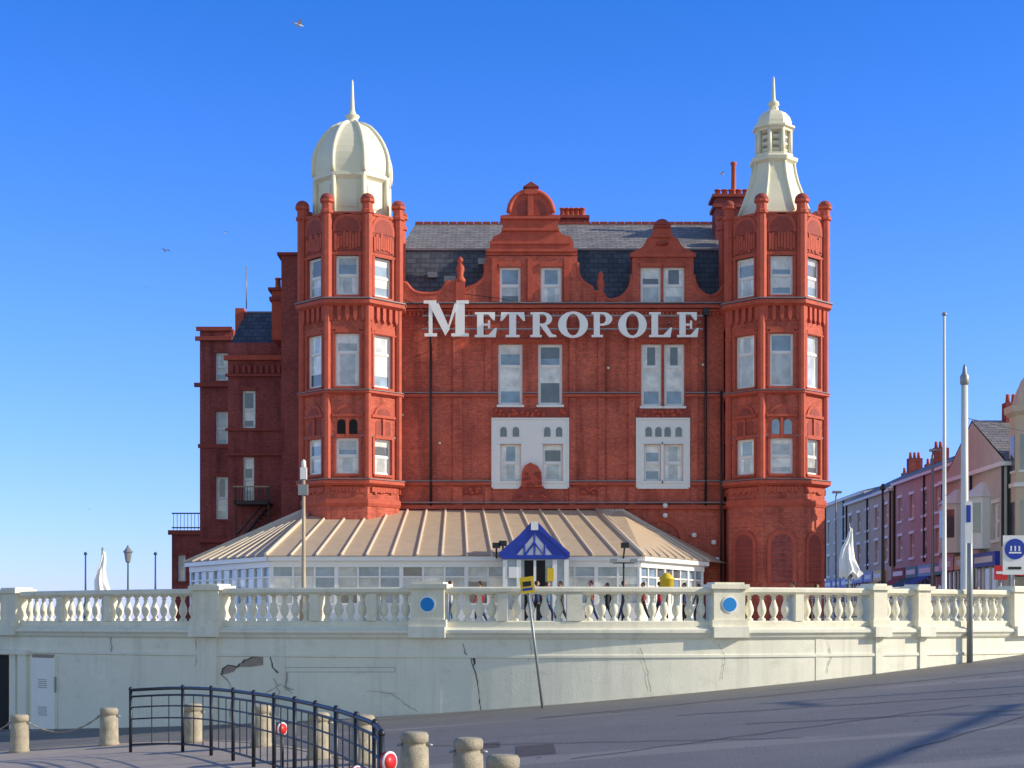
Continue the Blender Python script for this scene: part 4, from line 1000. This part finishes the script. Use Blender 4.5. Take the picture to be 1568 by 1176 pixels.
# ================================================================== PEOPLE
cl=[mat('cloth_%d'%i,c,.9,.2,6) for i,c in enumerate([(.5,.03,.04),(.03,.05,.14),(.02,.02,.02),(.55,.5,.42),(.08,.2,.35),(.25,.07,.05),(.6,.6,.6),(.06,.1,.06)])]
def person(x,y,z,face,topm,legm,h=1.72,walk=.18):
    s=h/1.72
    J=[(0,0,.95,.13,.10),(0,0,1.15,.12,.09),(0,0,1.36,.17,.10),(0,0,1.47,.055,.055),(0,0,1.56,.05,.05),
       (.10,0,.90,.09,.09),(.10,walk,.5,.065,.065),(.10,walk*.9,.09,.045,.045),(.11,walk*.9+.16,.04,.04,.035),
       (-.10,0,.90,.09,.09),(-.10,-walk*.7,.5,.065,.065),(-.10,-walk*1.6,.10,.045,.045),(-.11,-walk*1.6+.16,.05,.04,.035),
       (.19,0,1.38,.06,.06),(.24,-walk*.5,1.12,.045,.045),(.25,-walk*.2,.88,.035,.035),(.25,-walk*.1,.80,.035,.02),
       (-.19,0,1.38,.06,.06),(-.24,walk*.5,1.12,.045,.045),(-.25,walk*.9,.90,.035,.035),(-.25,walk,.82,.035,.02)]
    E=[(0,1),(1,2),(2,3),(3,4),(0,5),(5,6),(6,7),(7,8),(0,9),(9,10),(10,11),(11,12),(2,13),(13,14),(14,15),(15,16),(2,17),(17,18),(18,19),(19,20)]
    me=bpy.data.meshes.new('t'); me.from_pydata([(a*s,b_*s,c*s) for a,b_,c,_,_ in J],E,[]); ob=bpy.data.objects.new('t',me)
    bpy.context.scene.collection.objects.link(ob)
    ob.modifiers.new('s','SKIN')
    for i,j in enumerate(J): me.skin_vertices[0].data[i].radius=(j[3]*s,j[4]*s)
    me.skin_vertices[0].data[0].use_root=True
    ob.modifiers.new('ss','SUBSURF').levels=1
    dg=bpy.context.evaluated_depsgraph_get(); ev=ob.evaluated_get(dg).to_mesh()
    vs=[v.co.copy() for v in ev.vertices]; fs=[tuple(p.vertices) for p in ev.polygons]
    bpy.data.objects.remove(ob)
    g=B(); M=Matrix.Translation((x,y,z))@Matrix.Rotation(face,4,'Z'); W_=[M@v for v in vs]
    grp={}
    for f in fs:
        c=sum((vs[i] for i in f),Vector())/len(f); c/=s
        if c.z<.09: m=BLACK
        elif c.z<.93 and abs(c.x)<.2: m=legm
        elif c.z<.87: m=SKIN
        elif c.z>1.47: m=SKIN
        else: m=topm
        grp.setdefault(m.name,(m,[]))[1].append(f)
    for m,ff in grp.values(): g.add(W_,ff,m,True)
    def ell(c,rx,ry,rz_,m):
        vs2=[];fs2=[];n=12;k=8
        for j in range(k+1):
            t=math.pi*j/k-math.pi/2
            for i in range(n): a=2*math.pi*i/n; vs2.append(M@(Vector((c[0]+rx*math.cos(t)*math.cos(a),c[1]+ry*math.cos(t)*math.sin(a),c[2]+rz_*math.sin(t)))*s))
        for j in range(k):
            for i in range(n): fs2.append((j*n+i,j*n+(i+1)%n,(j+1)*n+(i+1)%n,(j+1)*n+i))
        g.add(vs2,fs2,m,True)
    ell((0,.02,1.63),.075,.09,.115,SKIN); ell((0,-.012,1.66),.083,.092,.10,HAIR); ell((0,.11,1.62),.014,.02,.022,SKIN)
    for sx in(-1,1): ell((sx*.03,.1,1.645),.012,.01,.008,BLACK); ell((sx*.078,.01,1.62),.012,.02,.03,SKIN)
    ell((0,.098,1.575),.025,.01,.006,TERRAD)
    g.finish('pedestrian')
for p,d,fa,a,b_ in((735,62,1.4,0,1),(690,63,-1.4,6,4),(822,61,-1.2,1,2),(838,62,-1.2,4,1),(858,60,1.6,2,2),(905,63,1.5,5,1),(930,62,1.3,2,2),(955,64,-1.5,2,1),(985,62,1.5,5,2),(1010,64,-1.3,0,1),(1048,62,1.5,1,2),(1070,63,1.2,7,2),(1215,64,1.5,6,1),(1250,66,-1.6,4,2),(1325,68,1.5,3,1),(1497,72,3,2,2)):
    x=PX(p,d); person(x,d,2.25 if x<15.5 else gh(x,d),fa,cl[a],cl[b_],random.uniform(1.6,1.75),random.choice([.04,.16,.2]))
# ================================================================== GULLS
def gull(p,py,d,sc,ang):
    g=B(); M=Matrix.Translation((PX(p,d),d,PZ(py,d)))@Matrix.Rotation(ang,4,'Z')@Matrix.Rotation(.25,4,'Y')@Matrix.Scale(sc,4)
    vs=[];fs=[];n=8
    for j,(x,r) in enumerate(((-.25,.02),(-.15,.05),(0,.07),(.12,.055),(.18,.04),(.24,.035),(.28,.012),(.31,.004))):
        for i in range(n): a=2*math.pi*i/n; vs.append(M@Vector((x,r*math.cos(a),r*math.sin(a)+(.015 if x>.15 else 0))))
    for j in range(7):
        for i in range(n): fs.append((j*n+i,j*n+(i+1)%n,(j+1)*n+(i+1)%n,(j+1)*n+i))
    g.add(vs,fs,GULL,True)
    for s in(-1,1):
        pts=[(.1,.04,.03),(.13,.3,.16),(.02,.62,.08),(-.04,.6,.075),(-.06,.3,.15),(-.08,.04,.02)]
        v=[M@Vector((a,s*b_,c)) for a,b_,c in pts]; g.add(v,[(0,1,4,5),(1,2,3,4)],GULL); 
    v=[M@Vector(q) for q in((-.2,-.03,0),(-.38,-.08,0),(-.38,.08,0),(-.2,.03,0))]; g.add(v,[(0,1,2,3)],GULL)
    g.finish('seagull')
gull(457,38,70,.8,.3); gull(254,384,90,.6,2.5); gull(1105,266,86,.5,.2); gull(343,356,120,.5,1); gull(136,780,140,.4,1); gull(225,440,140,.4,2)

# ================================================================== WORLD, SUN, CAMERA
sc=bpy.context.scene
w=bpy.data.worlds.new('World'); sc.world=w; w.use_nodes=True; nt=w.node_tree
bg=nt.nodes['Background']; sky=nt.nodes.new('ShaderNodeTexSky'); sky.sky_type='NISHITA'; sky.sun_disc=False
sky.sun_elevation=math.radians(SUN_EL); sky.sun_rotation=math.radians(90-SUN_AZ)
sky.air_density=1.0; sky.dust_density=.2; sky.ozone_density=3.0; sky.altitude=0
tc=nt.nodes.new('ShaderNodeTexCoord'); sx=nt.nodes.new('ShaderNodeSeparateXYZ'); nt.links.new(tc.outputs['Generated'],sx.inputs[0])
mr=nt.nodes.new('ShaderNodeMapRange'); mr.inputs['From Min'].default_value=-.2; mr.inputs['From Max'].default_value=.6; mr.interpolation_type='SMOOTHSTEP'
nt.links.new(sx.outputs['Y'],mr.inputs['Value'])
# clear-air blue by elevation
zr=nt.nodes.new('ShaderNodeValToRGB'); nt.links.new(sx.outputs['Z'],zr.inputs[0]); cr=zr.color_ramp
cr.elements[0].position=0; cr.elements[0].color=(.86*.45,.98*.45,2.1*.45,1); cr.elements[1].position=.37; cr.elements[1].color=(.26*.45,.80*.45,1.75*.45,1)
e1=cr.elements.new(.18); e1.color=(.58*.45,.95*.45,1.95*.45,1)
blue=mix(nt,1.0,zr.outputs[0],(1/.45,)*3,'MULTIPLY')
tint=mix(nt,mr.outputs[0],(1.42,1.28,1.22),blue)
col=mix(nt,1.0,sky.outputs[0],tint,'MULTIPLY')
nt.links.new(col,bg.inputs[0]); bg.inputs[1].default_value=.14
sl=bpy.data.lights.new('sun','SUN'); sl.energy=5.0; sl.angle=math.radians(.5); sl.color=(1,.88,.68)
so=bpy.data.objects.new('sun',sl); sc.collection.objects.link(so)
d=Vector((math.cos(math.radians(SUN_EL))*dirx,math.cos(math.radians(SUN_EL))*diry,math.sin(math.radians(SUN_EL))))
so.rotation_euler=d.to_track_quat('Z','Y').to_euler()
cd=bpy.data.cameras.new('camera'); co=bpy.data.objects.new('camera',cd); sc.collection.objects.link(co); sc.camera=co
cd.sensor_width=36; cd.lens=36*F/1568; cd.shift_y=(HY-588)/1568; cd.clip_end=12000; cd.clip_start=.1
co.location=(0,0,CZ); co.rotation_euler=(math.radians(90),0,0)
sc.view_settings.view_transform='Standard'; sc.view_settings.look='None'; sc.view_settings.exposure=0
